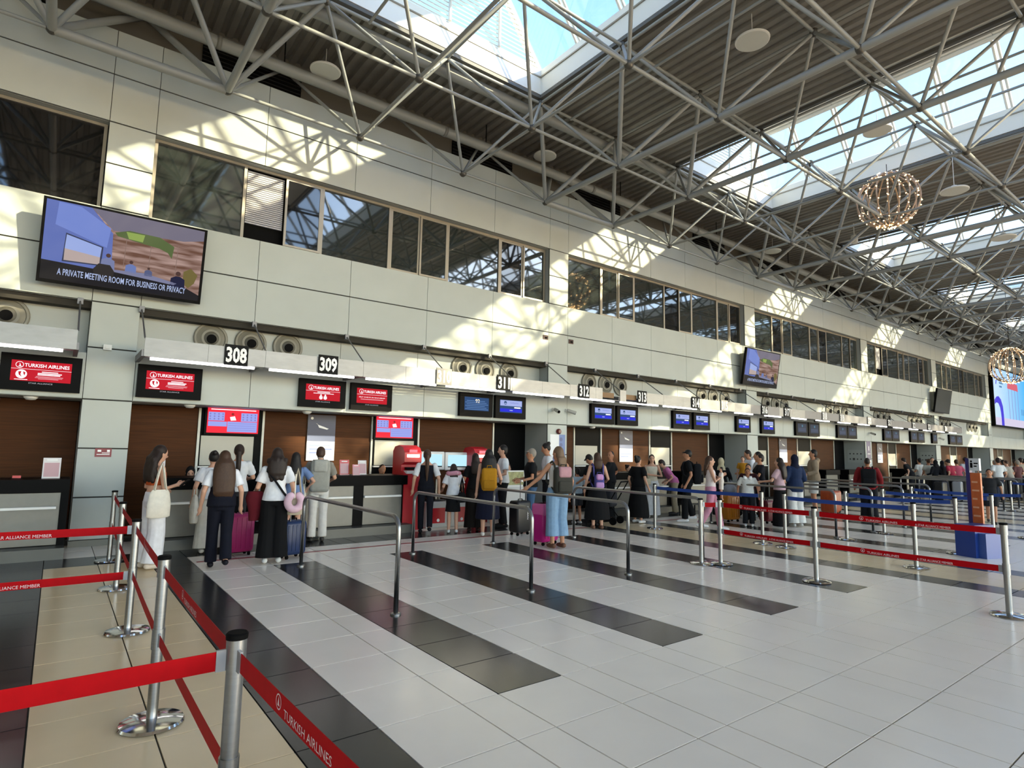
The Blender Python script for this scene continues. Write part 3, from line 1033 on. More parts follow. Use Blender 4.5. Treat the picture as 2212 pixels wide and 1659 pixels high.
arch = [(-4.1, .08), (-4.1, 1.1), (-3.9, 1.5), (-3.5, 1.62), (-3.1, 1.5), (-2.85, 1.15), (-2.8, .08), (-2.3, .08), (-2.32, 1.3), (-2.6, 1.75), (-3.1, 2.0), (-3.6, 2.0), (-4.1, 1.75), (-4.4, 1.6), (-4.4, .08)]
b = MB()
arc_o = [(-4.4+.0, 1.75), (-3.9, 2.0), (-3.4, 2.05), (-2.9, 1.85), (-2.55, 1.4), (-2.45, .8), (-2.45, .08)]
arc_i = [(-4.4, 1.45), (-3.95, 1.6), (-3.55, 1.55), (-3.25, 1.3), (-3.1, .95), (-3.05, .6), (-3.05, .08)]
for k in range(6):
    b.add([(arc_o[k][0], y-.004, arc_o[k][1]), (arc_o[k+1][0], y-.004, arc_o[k+1][1]), (arc_i[k+1][0], y-.004, arc_i[k+1][1]), (arc_i[k][0], y-.004, arc_i[k][1])], [(0, 1, 2, 3)])
b.build('picture_arch', screen('ad_violet', (.07, .05, .72), 1.), t, recalc=False)
for xx in (-1.0, -.2, .55, 1.3):
    poly('picture_mast', screen('ad_mast', (.28, .30, .55), 1.), t, [(xx, .6), (xx+.12, .6), (xx+.1, 2.9), (xx, 2.9)], y-.003)
poly('picture_deck', screen('ad_red', (.75, .15, .2), 1.), t, [(-1.2, 2.75), (1.5, 2.7), (1.4, 3.2), (-1.1, 3.2)], y-.004)
poly('picture_gable', screen('ad_mast', (.28, .30, .55), 1.), t, [(-.2, 3.2), (.9, 3.2), (.5, 3.7)], y-.004)
for xx in (2.1, 2.5, 2.95, 3.4):
    poly('picture_figure', screen('ad_figure', (.1, .25, .45), 1.), t, [(xx, 1.0), (xx+.15, 1.0), (xx+.15, 1.45), (xx, 1.45)], y-.003)
text('emblem', '7', screen('ad_violet', (.07, .05, .72), 1.), t, (-3.7, y-.004, 3.2), h=.75, bold=.03)
bars(t, screen('ad_figure', (.1, .25, .45), 1.), [(-3.1, -2.4, 3.25, .12), (-3.1, -2.2, 3.0, .12), (-3.1, -2.5, 2.75, .12)], y-.004)

# ---- check-in desks
DESKP = mat('desk_panel', '#6f6d66', .35, metal=.25, noise=.05)
YD = 11.25
def desk(x0, x1, label, posts=True, gap=False):
    t = thing('check_in_desk', label, 'desk', ((x0+x1)/2, YD, 0), 0, 'check-in desks')
    w = (x1-x0)/2
    piece('worktop', BLACK, t, -w, w, -.06, .70, .94, 1.13)
    piece('body', BLACKM, t, -w+.02, w-.02, .04, .6, .14, .94)
    piece('front_panel', DESKP, t, -w+.10, w-.10, .0, .04, .17, .93)
    for sx in (-w+.05, w-.05):
        piece('end_post', BLACK, t, sx-.05, sx+.05, -.02, .3, .14, .94)
    piece('plinth', PLINTH, t, -w, w, -.33, .55, 0, .16)
    piece('bag_rail', LEDGE, t, -w+.10, w-.14, -.09, -.0, .70, .735)
    return t
desk(-1.25, .22, 'check-in desk with black top left of the first pillar')
desk(1.30, 2.55, 'check-in desk with black top behind the woman in the orange top')
desk(3.66, 4.82, 'check-in desk with bag rail left of the brochure holders')
desk(4.82, 5.86, 'check-in desk with bag rail beside the red kiosk')
for k, (a, b) in enumerate(((11.7, 12.9), (13.2, 14.5), (15.3, 16.6), (22.4, 23.6), (24.2, 25.4), (26.2, 27.4), (32.3, 33.5), (34.3, 35.5), (36.3, 37.5))):
    desk(a, b, 'distant check-in desk, %s past the second pillar' % ORD[k])
# steel bag belt between the desks
for k, x in enumerate((3.1, 14.9, 23.9, 33.9)):
    t = thing('bag_belt', 'low steel bag belt in the gap between the desks, %s along the row' % ORD[k], 'conveyor', (x, YD, 0), 0, 'bag belts')
    w = .53 if k == 0 else .33
    piece('plinth', PLINTH, t, -w, w, -.33, 1.2, 0, .18)
    piece('belt', BLACKM, t, -w+.06, w-.06, -.28, 1.2, .18, .20)
    piece('side_guard', STEEL, t, -w, -w+.04, -.2, 1.2, .2, .42)
    piece('side_guard', STEEL, t, w-.04, w, -.2, 1.2, .2, .42)

# ---- self-service bag drop with two red kiosks
def kiosk(x, y, label, rz=0):
    t = thing('kiosk', label, 'kiosk', (x, y, 0), rz, 'red self-service kiosks')
    prof = [(-.24, 0), (.30, 0), (.30, 1.62), (.22, 1.72), (.02, 1.75), (-.16, 1.70), (-.24, 1.60), (-.24, 1.40), (-.10, 1.34), (-.10, 1.22), (-.24, 1.16)]
    b = MB()
    n = len(prof)
    for sx in (-.20, .20):
        pass
    vs = [(-.20, yy, z) for yy, z in prof]+[(.20, yy, z) for yy, z in prof]
    b.add(vs, [tuple(range(n)), tuple(range(2*n-1, n-1, -1))]+[(i, n+i, n+(i+1) % n, (i+1) % n) for i in range(n)])
    b.build('body', REDP, t)
    piece('light_bar', LED, t, -.14, .14, -.255, -.235, 1.50, 1.56)
    piece('badge', screen('badge_pink', (.9, .25, .3), .8), t, -.09, .09, -.25, -.238, 1.60, 1.66)
    piece('paper_tray', WHITEP, t, -.15, .15, -.26, -.10, 1.16, 1.22)
    piece('slot', BLACK, t, -.12, .12, -.2, -.104, 1.24, 1.29)
    return t
kiosk(5.98, 11.45, 'red self-service kiosk at the end of the black desk')
kiosk(8.02, 11.85, 'red self-service kiosk right of the two touch screens')
SAQ = screen('screen_aqua', (.42, .68, .78), .9)
for k, (x, z) in enumerate(((6.87, 1.20), (7.57, 1.19))):
    t = thing('touch_screen', '%s of the two white framed touch screens at the bag drop' % ('left', 'right')[k], 'screen', (x, 12.0, 0), 0, 'bag drop touch screens')
    piece('pedestal', STEEL, t, -.05, .05, .05, .15, 0, z)
    MB().rbox(-.34, .34, -.02, .06, z, z+.42, .025).build('frame', WHITEP, t)
    piece('display', SAQ, t, -.27, .27, -.024, -.019, z+.07, z+.36)
    piece('task_bar', BLACK, t, -.27, .27, -.027, -.024, z+.07, z+.095)
for k, x in enumerate((6.65, 7.25)):
    t = thing('bag_drop_unit', '%s low white bag drop unit with a red label' % ORD[k], 'bag drop', (x, 11.35, 0), 0, 'bag drop units')
    MB().rbox(-.28, .28, -.1, .55, 0, .55, .03).build('body', mat('drop_white', '#c4c4c2', .4), t)
    piece('red_label', REDP, t, -.17, .17, -.107, -.098, .10, .42)
    disc('badge', WHITE, t, 0, .16, .035, -.109)
    piece('bag_well', BLACK, t, -.24, .24, .0, .5, .55, .56)
    for sx in (-.26, .26):
        piece('upright', STEEL, t, sx-.02, sx+.02, .45, .5, .55, 1.0)
piece('board', WOOD, thing('back_board', 'wood veneer board standing behind the bag drop units', 'board', (7.3, 12.12, 0)), -.95, .95, 0, .05, 0, 1.2)
t = thing('notice_stand', 'pale framed notice board on the bag drop counter', 'notice', (8.45, 10.9, 0))
piece('counter', mat('drop_white', '#c4c4c2', .4), t, -.4, .4, 0, .5, 0, .85)
piece('frame', WHITEP, t, -.32, .32, .05, .09, .85, 1.22)
piece('map', mat('map_print', '#9b9a6a', .5, noise=.3, nscale=14), t, -.29, .29, .045, .05, .89, 1.19)

# ---- brochure holders and notices on the desks
def card(x, y, z, w, h, label, m=None, cat='brochure holder', lean=.12):
    t = thing('brochure_holder', label, cat, (x, y, z), 0, 'holders on the desks')
    q = MB()
    q.obox((0, h*lean/2, h/2), (w/2, 0, 0), (0, .006, 0), (0, h*lean/2, h/2))
    q.build('card', m or REDP, t)
    q = MB()
    q.obox((0, h*lean*.42-.008, h*.42), (w*.42, 0, 0), (0, .002, 0), (0, h*lean*.34, h*.34))
    q.build('print', mat('card_print', '#c09aa0', .5), t)
    piece('foot', mat('clear_acrylic', '#c9c9c9', .1), t, -w/2, w/2, -.03, .10, 0, .008)
    piece('header', WHITE, t, -w*.3, w*.3, h*lean*.9-.012, h*lean*.9-.008, h*.87, h*.93)
    return t
CARDW = mat('card_white', '#d9d5d5', .5)
card(-.02, 11.55, 1.13, .22, .31, 'framed red and white notice on the leftmost desk', CARDW)
card(1.42, 11.75, 1.13, .20, .30, 'red framed notice standing by the woman in the orange top', CARDW)
card(4.66, 11.62, 1.13, .20, .30, 'tall red brochure holder, left one on the desk')
card(4.86, 11.50, 1.13, .15, .21, 'short pink brochure holder between two taller ones', mat('card_pink', '#d7909b', .5))
card(5.05, 11.64, 1.13, .18, .29, 'red brochure holder with white leaflets, right one on the desk', CARDW)
t = thing('desk_stamp', 'small red stamp lying on the leftmost desk', 'stamp', (-.42, 11.5, 1.13))
piece('body', REDP, t, -.05, .05, -.03, .03, 0, .05)
piece('pad', BLACK, t, -.06, .06, -.035, .035, 0, .012)

# ---- posters and small fittings on the pillars
t = thing('poster', 'small dark red notice on the first pillar', 'poster', (.64, YW, 1.45))
piece('sheet', mat('plaque_red', '#7d1f2a', .4), t, -.115, .115, -.006, 0, 0, .14)
for (a, b, z, h) in ((-.08, -.03, .10, .035), (.05, .09, .10, .035), (-.09, .09, .04, .012), (-.02, .09, .065, .01)):
    piece('print', WHITE, t, a, b, -.0075, -.006, z-h/2, z+h/2)
t = thing('poster', 'blue and white portrait poster on the second pillar', 'poster', (10.78, YW, 1.05))
piece('sheet', mat('poster_white', '#d5dbe2', .4), t, -.27, .27, -.006, 0, 0, 1.08)
piece('side_band', mat('poster_blue', '#4668a8', .4), t, .05, .27, -.0075, -.006, 0, 1.08)
for k in range(4):
    disc('bubble', mat('poster_dark_blue', '#2b4683', .4), t, .12, .5+.15*k, .055, -.009)
disc('portrait', mat('poster_face', '#8a6a5a', .5), t, -.05, .62, .09, -.009)
poly('portrait_shoulders', mat('poster_dark_blue', '#2b4683', .4), t, [(-.22, .3), (.1, .3), (.05, .5), (-.16, .5)], -.009)
t = thing('alarm_bell', 'small dark red alarm beacon above the pillar poster', 'alarm', (10.80, YW, 2.21))
MB().lathe([(.075, 0), (.075, -.05), (.05, -.08), (.01, -.085)], 18, axis='Y').build('dome', mat('beacon_red', '#5c1717', .3), t, smooth=40)
t = thing('poster', 'narrow purple poster with white figure on the fourth pillar', 'poster', (30.35, YW, 1.35))
piece('sheet', mat('poster_violet', '#3c356b', .4), t, -.22, .22, -.006, 0, .18, 1.05)
piece('print', WHITE, t, -.04, .04, -.0075, -.006, .62, .82)
piece('print', WHITE, t, -.15, .15, -.0075, -.006, .45, .48)
piece('footer', mat('poster_white', '#d5dbe2', .4), t, -.22, .22, -.006, 0, 0, .16)
for k, x in enumerate((10.62, 11.08, 30.5, 39.6)):
    t = thing('security_camera', ['security camera pointing at the viewer on the second pillar', 'security camera turned aside on the second pillar', 'security camera on the fourth pillar', 'security camera on the fifth pillar'][k], 'camera', (x, YW, 2.80), 0, 'security cameras')
    piece('mount', WHITEP, t, -.04, .04, -.05, 0, -.04, .04)
    d = Vector((-.25, -1, -.35)) if k % 2 == 0 else Vector((.8, -.7, -.35))
    d.normalize()
    a = Vector((0, -.06, 0))
    MB().tube([a, a+d*.24], [.045, .052], 14).build('body', mat('camera_grey', '#a5a5a0', .4), t, smooth=40)
    MB().tube([a+d*.235, a+d*.245], .04, 12).build('lens', BLACK, t)
for k, x in enumerate((10.30, 11.24)):
    t = thing('cable_opening', ['small dark cable opening left of the second pillar', 'small dark cable opening right of the second pillar'][k], 'opening', (x, YW, 4.68))
    piece('box', mat('cable_box', '#3a1d18', .6), t, -.09, .09, -.012, 0, 0, .12)
    piece('stub', BLACKM, t, -.02, .05, -.03, -.01, .03, .07)
t = thing('junction_box', 'small white junction box on the first pillar', 'junction box', (.56, YW, 3.24))
piece('body', WHITEP, t, -.06, .06, -.06, 0, 0, .09)
piece('cap', WHITEP, t, -.03, .03, -.08, -.06, .02, .07)
# blue aircraft posters on the veneer
for k, x in enumerate((4.63, 14.55, 24.3, 34.0)):
    t = thing('poster', 'hanging blue aircraft poster on the veneer, %s along the hall' % ORD[k], 'poster', (x, YB-.03, 1.38), 0, 'blue aircraft posters')
    piece('sheet', mat('poster_sky', '#dfe3ea', .4), t, -.31, .31, -.008, .01, 0, 1.0)
    piece('night_band', mat('poster_navy', '#151f47', .4), t, -.31, .31, -.0095, -.008, .55, 1.0)
    piece('dusk_band', mat('poster_slate', '#5a6384', .4), t, -.31, .31, -.0095, -.008, .42, .55)
    poly('aircraft', WHITE, t, [(-.14, .82), (-.10, .80), (-.06, .72), (.12, .68), (.16, .70), (.05, .74), (-.08, .78)], -.011)
    for (a, b, z) in ((-.25, .2, .33), (-.25, .25, .25), (-.25, .1, .17)):
        piece('print', mat('poster_print', '#7d8cc0', .5), t, a, b, -.0105, -.008, z-.015, z+.015)
    disc('logo', WHITE, t, -.22, .92, .03, -.011)
# pictogram boards on the pillar returns
for k, px in enumerate((30.35-PW, 39.5-PW)):
    t = thing('safety_board', 'white pictogram board on the side of the %s pillar' % ('fourth', 'fifth')[k], 'sign', (px, 12.5, 1.40), 0, 'pictogram boards')
    piece('board', WALL, t, -.008, 0, -.35, .35, 0, .60)
    for r in range(2):
        for q in range(4):
            w_ = .05 if (r == 0 and q == 2) else .03
            piece('pictogram', mat('pictogram_grey', '#4a4a4a', .6), t, -.011, -.008, -.25+q*.16-w_, -.25+q*.16+w_, .16+r*.25-w_, .16+r*.25+w_)
# smoke detectors under the fascia
for k, x in enumerate((-.38, 1.9, 4.05, 12.3)):
    t = thing('smoke_detector', 'white smoke detector under the fascia, %s from the left' % ORD[k], 'smoke detector', (x, 12.25, 2.40), 0, 'smoke detectors')
    MB().lathe([(.09, 0), (.09, -.02), (.06, -.05), (.02, -.055)], 18).build('dome', WHITEP, t, smooth=40)
    MB().lathe([(.1, .001), (.1, -.006)], 18).build('base_ring', WHITEP, t)

# ---- pendant disc lamps
DISC = mat('lamp_diffuser', '#c6c8c2', .35)
lamps = [(3.75, 11.40, 9.30, 'disc lamp hanging before the wall near the upper left corner'), (9.69, 11.45, 9.45, 'disc lamp hanging in front of the wall beside the thick vertical strut'), (9.57, 5.45, 9.25, 'disc lamp at the top edge of the roof view'),
         (14.75, 5.34, 9.30, 'disc lamp seen against the bright skylight'), (17.26, 4.6, 8.3, 'disc lamp to the right of the light ball'), (21.66, 4.66, 8.16, 'disc lamp below the far skylight at the right edge'), (20.86, 11.3, 9.3, 'disc lamp near the wall beyond the second pillar'), (26.03, 11.2, 9.2, 'disc lamp near the wall beyond the third pillar')]
for x, y, z, lb in lamps:
    t = thing('pendant_lamp', lb, 'lamp', (x, y, z), 0, 'pendant disc lamps')
    MB().lathe([(.285, .0), (.30, .005), (.305, .03), (.28, .05), (.10, .085), (.05, .09)], 32).build('shade', WHITEP, t, smooth=35)
    MB().lathe([(.282, -.004), (.282, .004)], 32).build('diffuser', DISC, t)
    MB().lathe([(.06, .09), (.06, .15), (.03, .16)], 16).build('cap', WHITEP, t, smooth=35)
    strut('cable', WHITEP, t, (0, 0, .15), (0, 0, Z_DECK-z), .008)

# ---- light balls
WIRE = mat('ball_wire', '#b9a08a', .35, metal=.6)
BULB = mat('warm_bulb', (1, .8, .5), .4, emit=(1.0, .62, .25), estr=4.5)
for (x, y, z, lb) in ((17.3, 6.09, 8.58, 'wire ball of warm fairy lights hanging below the second skylight'), (32.03, 6.98, 5.66, 'wire ball of warm fairy lights hanging far down the hall')):
    t = thing('light_ball', lb, 'light ball', (x, y, z), 0, 'fairy light balls')
    R = .74
    for k in range(9):
        a = PI*k/9
        pts = [(R*math.sin(q)*math.cos(a), R*math.sin(q)*math.sin(a), R*math.cos(q)) for q in [2*PI*i/36 for i in range(37)]]
        MB().tube(pts, .019, 6, cap=False).build('hoop', WIRE, t, smooth=True)
    for h in (.55, -.55):
        r = math.sqrt(R*R-h*h)
        MB().tube([(r*math.cos(2*PI*i/36), r*math.sin(2*PI*i/36), h) for i in range(37)], .012, 5, cap=False).build('hoop', WIRE, t, smooth=True)
    strut('cable', BLACKM, t, (0, 0, R), (0, 0, 9.6-z), .008)
    rng = random.Random(3)
    for k in range(250):
        a = PI*rng.randrange(18)/9
        q = rng.random()*PI
        rr = R+rng.uniform(-.015, .035)
        ball('bulb', BULB, t, (rr*math.sin(q)*math.cos(a), rr*math.sin(q)*math.sin(a), rr*math.cos(q)), rng.uniform(.012, .021))
t = thing('loudspeaker', 'small white cylinder speaker hanging left of the light ball', 'speaker', (21.3, 8.6, 9.0))
MB().lathe([(.02, .28), (.10, .27), (.11, .2), (.11, 0), (.09, -.01)], 18).build('body', WHITEP, t, smooth=35)
strut('bracket', WHITEP, t, (0, 0, .26), (0, 0, .7), .012)

# ---- tubular queue rails
def rail(x, y0, y1, label, h=.98):
    t = thing('queue_rail', label, 'rail', (x, y0, 0), 0, 'steel queue rails')
    L = y1-y0
    r = .025
    pts = [(0, 0, 0), (0, 0, h-.14)]
    for k in range(1, 7):
        a = PI/2*k/6
        pts.append((0, .14-.14*math.cos(a), h-.14+.14*math.sin(a)))
    for k in range(0, 7):
        a = PI/2*k/6
        pts.append((0, L-.14+.14*math.sin(a), h-.14+.14*math.cos(a)))
    pts.append((0, L, 0))
    MB().tube(pts, r, 12).build('tube', STEEL, t, smooth=True)
    for yy in (0, L):
        MB().lathe([(.055, 0), (.055, .012), (.048, .02), (.03, .024)], 18, (0, yy, 0)).build('foot_ring', STEEL, t, smooth=35)
rl = [(2.9, 5.69, 8.66), (4.72, 5.73, 8.75), (6.5, 5.76, 9.0), (8.30, 5.80, 8.77)]
for k, (x, a, b) in enumerate(rl):
    rail(x, a, b, ['steel queue rail beside the blue suitcase, first from the left', 'steel queue rail second from the left', 'steel queue rail behind the woman in light jeans', 'steel queue rail ending at the red belt'][k])
for k in range(1, 4):
    for q in range(4):
        x = 10.15*k+2.95+1.8*q
        rail(x, 5.9, 8.9, '%s steel queue rail beyond the red belt' % ORD[min(13, (k-1)*4+q)])
# ================================================================== BARRIERS, LUGGAGE, PEOPLE
# ---- belt stanchions
def post(x, y, label, cassette=None, h=1.0, two=True):
    t = thing('stanchion', label, 'stanchion', (x, y, 0), 0, 'belt stanchions')
    MB().lathe([(.175, 0), (.18, .008), (.172, .022), (.12, .034), (.05, .04)], 32).build('base', CHROME, t, smooth=30)
    MB().lathe([(.031, .036), (.031, h-.05)], 20).build('pole', STEEL, t, smooth=30)
    MB().lathe([(.036, h-.13), (.036, h-.022)], 20).build('belt_head', STEEL, t, smooth=30)
    MB().lathe([(.039, h-.024), (.04, h-.006), (.034, h)], 20).build('cap', BLACKM, t, smooth=30)
    if two:
        MB().lathe([(.036, .44), (.036, .56)], 20).build('belt_head', STEEL, t, smooth=30)
    return t
def belt(p, q, z, m, label, txt=None, sag=.006, hw=.034, rev=False):
    p, q = Vector((p[0], p[1], z)), Vector((q[0], q[1], z))
    d = (q-p)
    L = d.length
    u = d.normalized()
    p = p+u*.038
    L -= .076
    t = thing('belt', label, 'belt', p, math.atan2(u.y, u.x), 'retractable belts')
    b = MB()
    n = 10
    rs = []
    for k in range(n+1):
        s = L*k/n
        dz = -sag*4*(k/n)*(1-k/n)
        rs.append([Vector((s, -.0012, dz-hw)), Vector((s, .0012, dz-hw)), Vector((s, .0012, dz+hw)), Vector((s, -.0012, dz+hw))])
    b.rings(rs)
    b.build('webbing', m, t)
    piece('clip', mat('clip_grey', '#8d8f93', .35, metal=.5), t, -.005, .03, -.006, .006, -hw-.004, hw+.004)
    piece('clip', mat('clip_grey', '#8d8f93', .35, metal=.5), t, L-.03, L+.005, -.006, .006, -hw-.004, hw+.004)
    if txt:
        for (s, word, wd) in txt:
            side = -1
            rot = (PI/2, 0, 0) if not rev else (PI/2, 0, PI)
            yy = -.0022 if not rev else .0022
            mm = mat('belt_print', '#d9c2c4', .5)
            text('lettering', word, mm, t, (L*s, yy, -sag*3), w=wd, h=.026, rot=rot)
            if word[0] == 'T':
                bb = MB()
                cx = L*s+(wd/2+.05)*(1 if rev else -1)
                for k in range(16):
                    a0, a1 = 2*PI*k/16, 2*PI*(k+1)/16
                    bb.add([(cx+.024*math.cos(a0), yy, .024*math.sin(a0)), (cx+.024*math.cos(a1), yy, .024*math.sin(a1)), (cx+.02*math.cos(a1), yy, .02*math.sin(a1)), (cx+.02*math.cos(a0), yy, .02*math.sin(a0))], [(0, 1, 2, 3)])
                e = -1 if rev else 1
                bb.add([(cx+e*a, yy, c) for a, c in ((-.009, -.012), (.0, .017), (.005, -.004), (.011, -.012))], [(0, 1, 2, 3)])
                bb.build('bird_mark', mm, t, recalc=False)
    return t
A0, A1, A2, A3, A4, A5 = (.66, .95), (.60, 2.46), (.60, 4.34), (.65, 6.50), (.69, 8.44), (.74, 10.43)
for p, lb in ((A1, 'nearest belt stanchion, its black cap large in view'), (A2, 'stanchion with marbled base plate, second from the viewer'), (A3, 'stanchion where two red belts branch off to the left'), (A4, 'stanchion behind the belt junction, fourth from the viewer'), (A5, 'stanchion standing against the first pillar')):
    post(*p, lb)
post(*A0, 'stanchion just out of view holding the nearest red belt')
post(-1.9, 2.5, 'stanchion out of view to the left of the nearest one')
post(-1.7, 6.72, 'stanchion out of view left of the first pillar')
tk = [(.5, 'TURKISH AIRLINES', .34)]
belt(A1, A0, .905, RED, 'upper red belt running towards the viewer at the bottom', [(.47, 'TURKISH AIRLINES', .36)])
belt(A2, A1, .905, RED, 'upper red belt ending at the nearest stanchion', tk)
belt(A2, A1, .50, RED, 'lower red belt ending at the nearest stanchion')
belt(A3, A2, .905, RED, 'upper red belt between the branching and marbled base stanchions', tk)
belt(A3, A2, .50, RED, 'lower red belt between the branching and marbled base stanchions')
belt(A4, A3, .905, RED, 'upper red belt behind the branching stanchion')
belt(A4, A3, .50, RED, 'lower red belt behind the branching stanchion')
belt(A5, A4, .905, RED, 'upper red belt by the first pillar')
belt(A5, A4, .50, RED, 'lower red belt by the first pillar')
belt((-1.9, 2.5), A1, .905, RED, 'wide red belt crossing the lower left corner')
belt((-1.7, 6.72), A3, .905, RED, 'upper red belt leading left from the branching stanchion', [(.66, 'STAR ALLIANCE MEMBER', .40)])
belt((-1.7, 6.60), A3, .50, RED, 'lower red belt leading left from the branching stanchion', [(.64, 'STAR ALLIANCE MEMBER', .40)])
B0, B1, B2, B3 = (8.38, 1.99), (8.32, 4.03), (8.33, 5.50), (8.06, 5.66)
for p, lb in ((B0, 'stanchion at the right edge holding two red belts'), (B1, 'stanchion in the middle of the red belt run'), (B2, 'stanchion at the far end of the red belt run'), (B3, 'stanchion touching the end of the fourth rail')):
    post(*p, lb)
t2 = [(.55, 'TURKISH AIRLINES', .34), (.30, 'A STAR ALLIANCE MEMBER', .36)]
t2 = [(.40, 'TURKISH AIRLINES', .36), (.68, 'A STAR ALLIANCE MEMBER', .36)]
belt(B1, B0, .905, RED, 'upper red belt reaching the right edge stanchion', t2)
belt(B1, B0, .50, RED, 'lower red belt reaching the right edge stanchion', t2)
belt(B2, B1, .905, RED, 'upper red belt in the far half of the red run', t2)
belt(B2, B1, .50, RED, 'lower red belt in the far half of the red run', t2)
belt(B3, B2, .905, RED, 'very short red belt beside the fourth rail')
bl = [((10.81, 8.79), (10.87, 6.26)), ((10.83, 5.79), (10.71, 3.65)), ((13.0, 5.65), (12.96, 3.75)), ((14.84, 5.65), (14.9, 3.7)), ((16.89, 5.78), (16.9, 3.6)), ((25.3, 5.75), (25.2, 3.4)), ((27.0, 5.2), (27.0, 3.2)), ((23.2, 4.6), (23.2, 2.7))]
bw = ['by the woman in cream', 'behind the red belt run', 'ending beside the orange stand', 'behind the orange stand', 'further behind the orange stand', 'beyond the walking boy', 'farthest beyond the walking boy', 'just right of the walking boy']
for k, (p, q) in enumerate(bl):
    post(*p, 'stanchion at the far end of the blue belt %s' % bw[k], two=False)
    post(*q, 'stanchion at the near end of the blue belt %s' % bw[k], two=False)
    belt(p, q, .905, BLUE, 'blue belt %s' % bw[k], sag=.03 if k > 1 else .012)
    if k > 4:
        belt(p, q, .5, BLUE, 'lower blue belt %s' % bw[k], sag=.03)

# ---- information stand
t = thing('info_stand', 'orange and blue information stand with a blue box base', 'info stand', (13.08, 3.62, 0), math.radians(-107))
piece('box_base', mat('stand_blue', '#1e3a84', .4), t, .0, .33, -.34, .16, 0, .55)
piece('side_box', mat('stand_blue_light', '#3a5598', .4), t, .33, .45, -.26, .22, 0, .42)
piece('side_rail', mat('stand_violet', '#2a2467', .4), t, -.085, -.02, .18, .26, 0, 1.70)
piece('panel', mat('stand_orange', '#c4622f', .4, noise=.12, nscale=7), t, -.02, .15, .19, .23, .2, 1.44)
piece('top_sign', mat('stand_white', '#cfd4da', .4), t, -.03, .15, .18, .23, 1.48, 1.70)
for k in range(5):
    piece('print', mat('stand_print', '#e0a987', .5), t, .0, .12-.02*(k % 3), .188, .19, .66+.15*k, .69+.15*k)
disc('figure_head', BLACKM, t, .02, 1.645, .018, .178)
piece('figure_body', BLACKM, t, .0, .04, .1765, .179, 1.53, 1.62)
bars(t, BLACKM, [(.06, .13, 1.61, .022), (.06, .11, 1.56, .022)], .179)

# ---- figures: bodies and clothes are grown from tubes, then joined into one skin
JOBS = []
def job(mb, name, m, parent, vox, it=2, extra=None):
    me = mb.mesh(name)
    me.materials.append(m)
    o = link(name, me, parent)
    JOBS.append((o, vox, it, m, extra))
    return o
def finish_jobs():
    for o, vox, it, m, ex in JOBS:
        r = o.modifiers.new('r', 'REMESH')
        r.mode = 'VOXEL'
        r.voxel_size = vox
        s = o.modifiers.new('s', 'SMOOTH')
        s.iterations = it
        s.factor = .6
    dg = bpy.context.evaluated_depsgraph_get()
    new = [bpy.data.meshes.new_from_object(o.evaluated_get(dg)) for o, *_ in JOBS]
    for (o, vox, it, m, ex), me in zip(JOBS, new):
        old = o.data
        o.modifiers.clear()
        if ex is not None and len(ex.v):
            bm = bmesh.new()
            bm.from_mesh(me)
            bm.from_mesh(ex.mesh('x'))
            bm.to_mesh(me)
            bm.free()
        me.materials.clear()
        me.materials.append(m)
        me.polygons.foreach_set('material_index', [0]*len(me.polygons))
        me.polygons.foreach_set('use_smooth', [True]*len(me.polygons))
        o.data = me
        bpy.data.meshes.remove(old)

ARM = {  # elbow and wrist relative to the shoulder, right side (x out, y forward)
    'down': ((.05, -.03, -.28), (.07, .03, -.53)), 'loose': ((.09, -.05, -.27), (.11, .07, -.50)),
    'phone': ((.07, .02, -.28), (-.05, .24, -.24)), 'desk': ((.09, .12, -.24), (.02, .36, -.27)),
    'rail': ((.13, .10, -.22), (.22, .30, -.36)), 'cross': ((.10, .04, -.26), (-.20, .19, -.22)),
    'hip': ((.18, -.06, -.22), (.07, .07, -.38)), 'hold': ((.06, .08, -.26), (-.12, .25, -.14)),
    'strap': ((.08, .05, -.27), (.0, .15, -.10)), 'pull': ((.08, -.08, -.27), (.12, -.16, -.50)),
    'carry': ((.09, .0, -.27), (.10, .22, -.33)), 'swing': ((.06, .08, -.27), (.07, .24, -.46)), 'back': ((.08, -.12, -.25), (.09, -.18, -.49))}
SKINS = {'a': '#c99b82', 'b': '#b98567', 'c': '#a87458', 'd': '#d6ab93'}
HAIRC = {'black': '#15110f', 'dark': '#241812', 'brown': '#3f2a1c', 'light': '#6d5743', 'grey': '#8b8378'}
def cloth(c, rough=.85):
    return mat('cloth_'+c.lstrip('#'), c, rough, spec=.2, noise=.07, nscale=16)

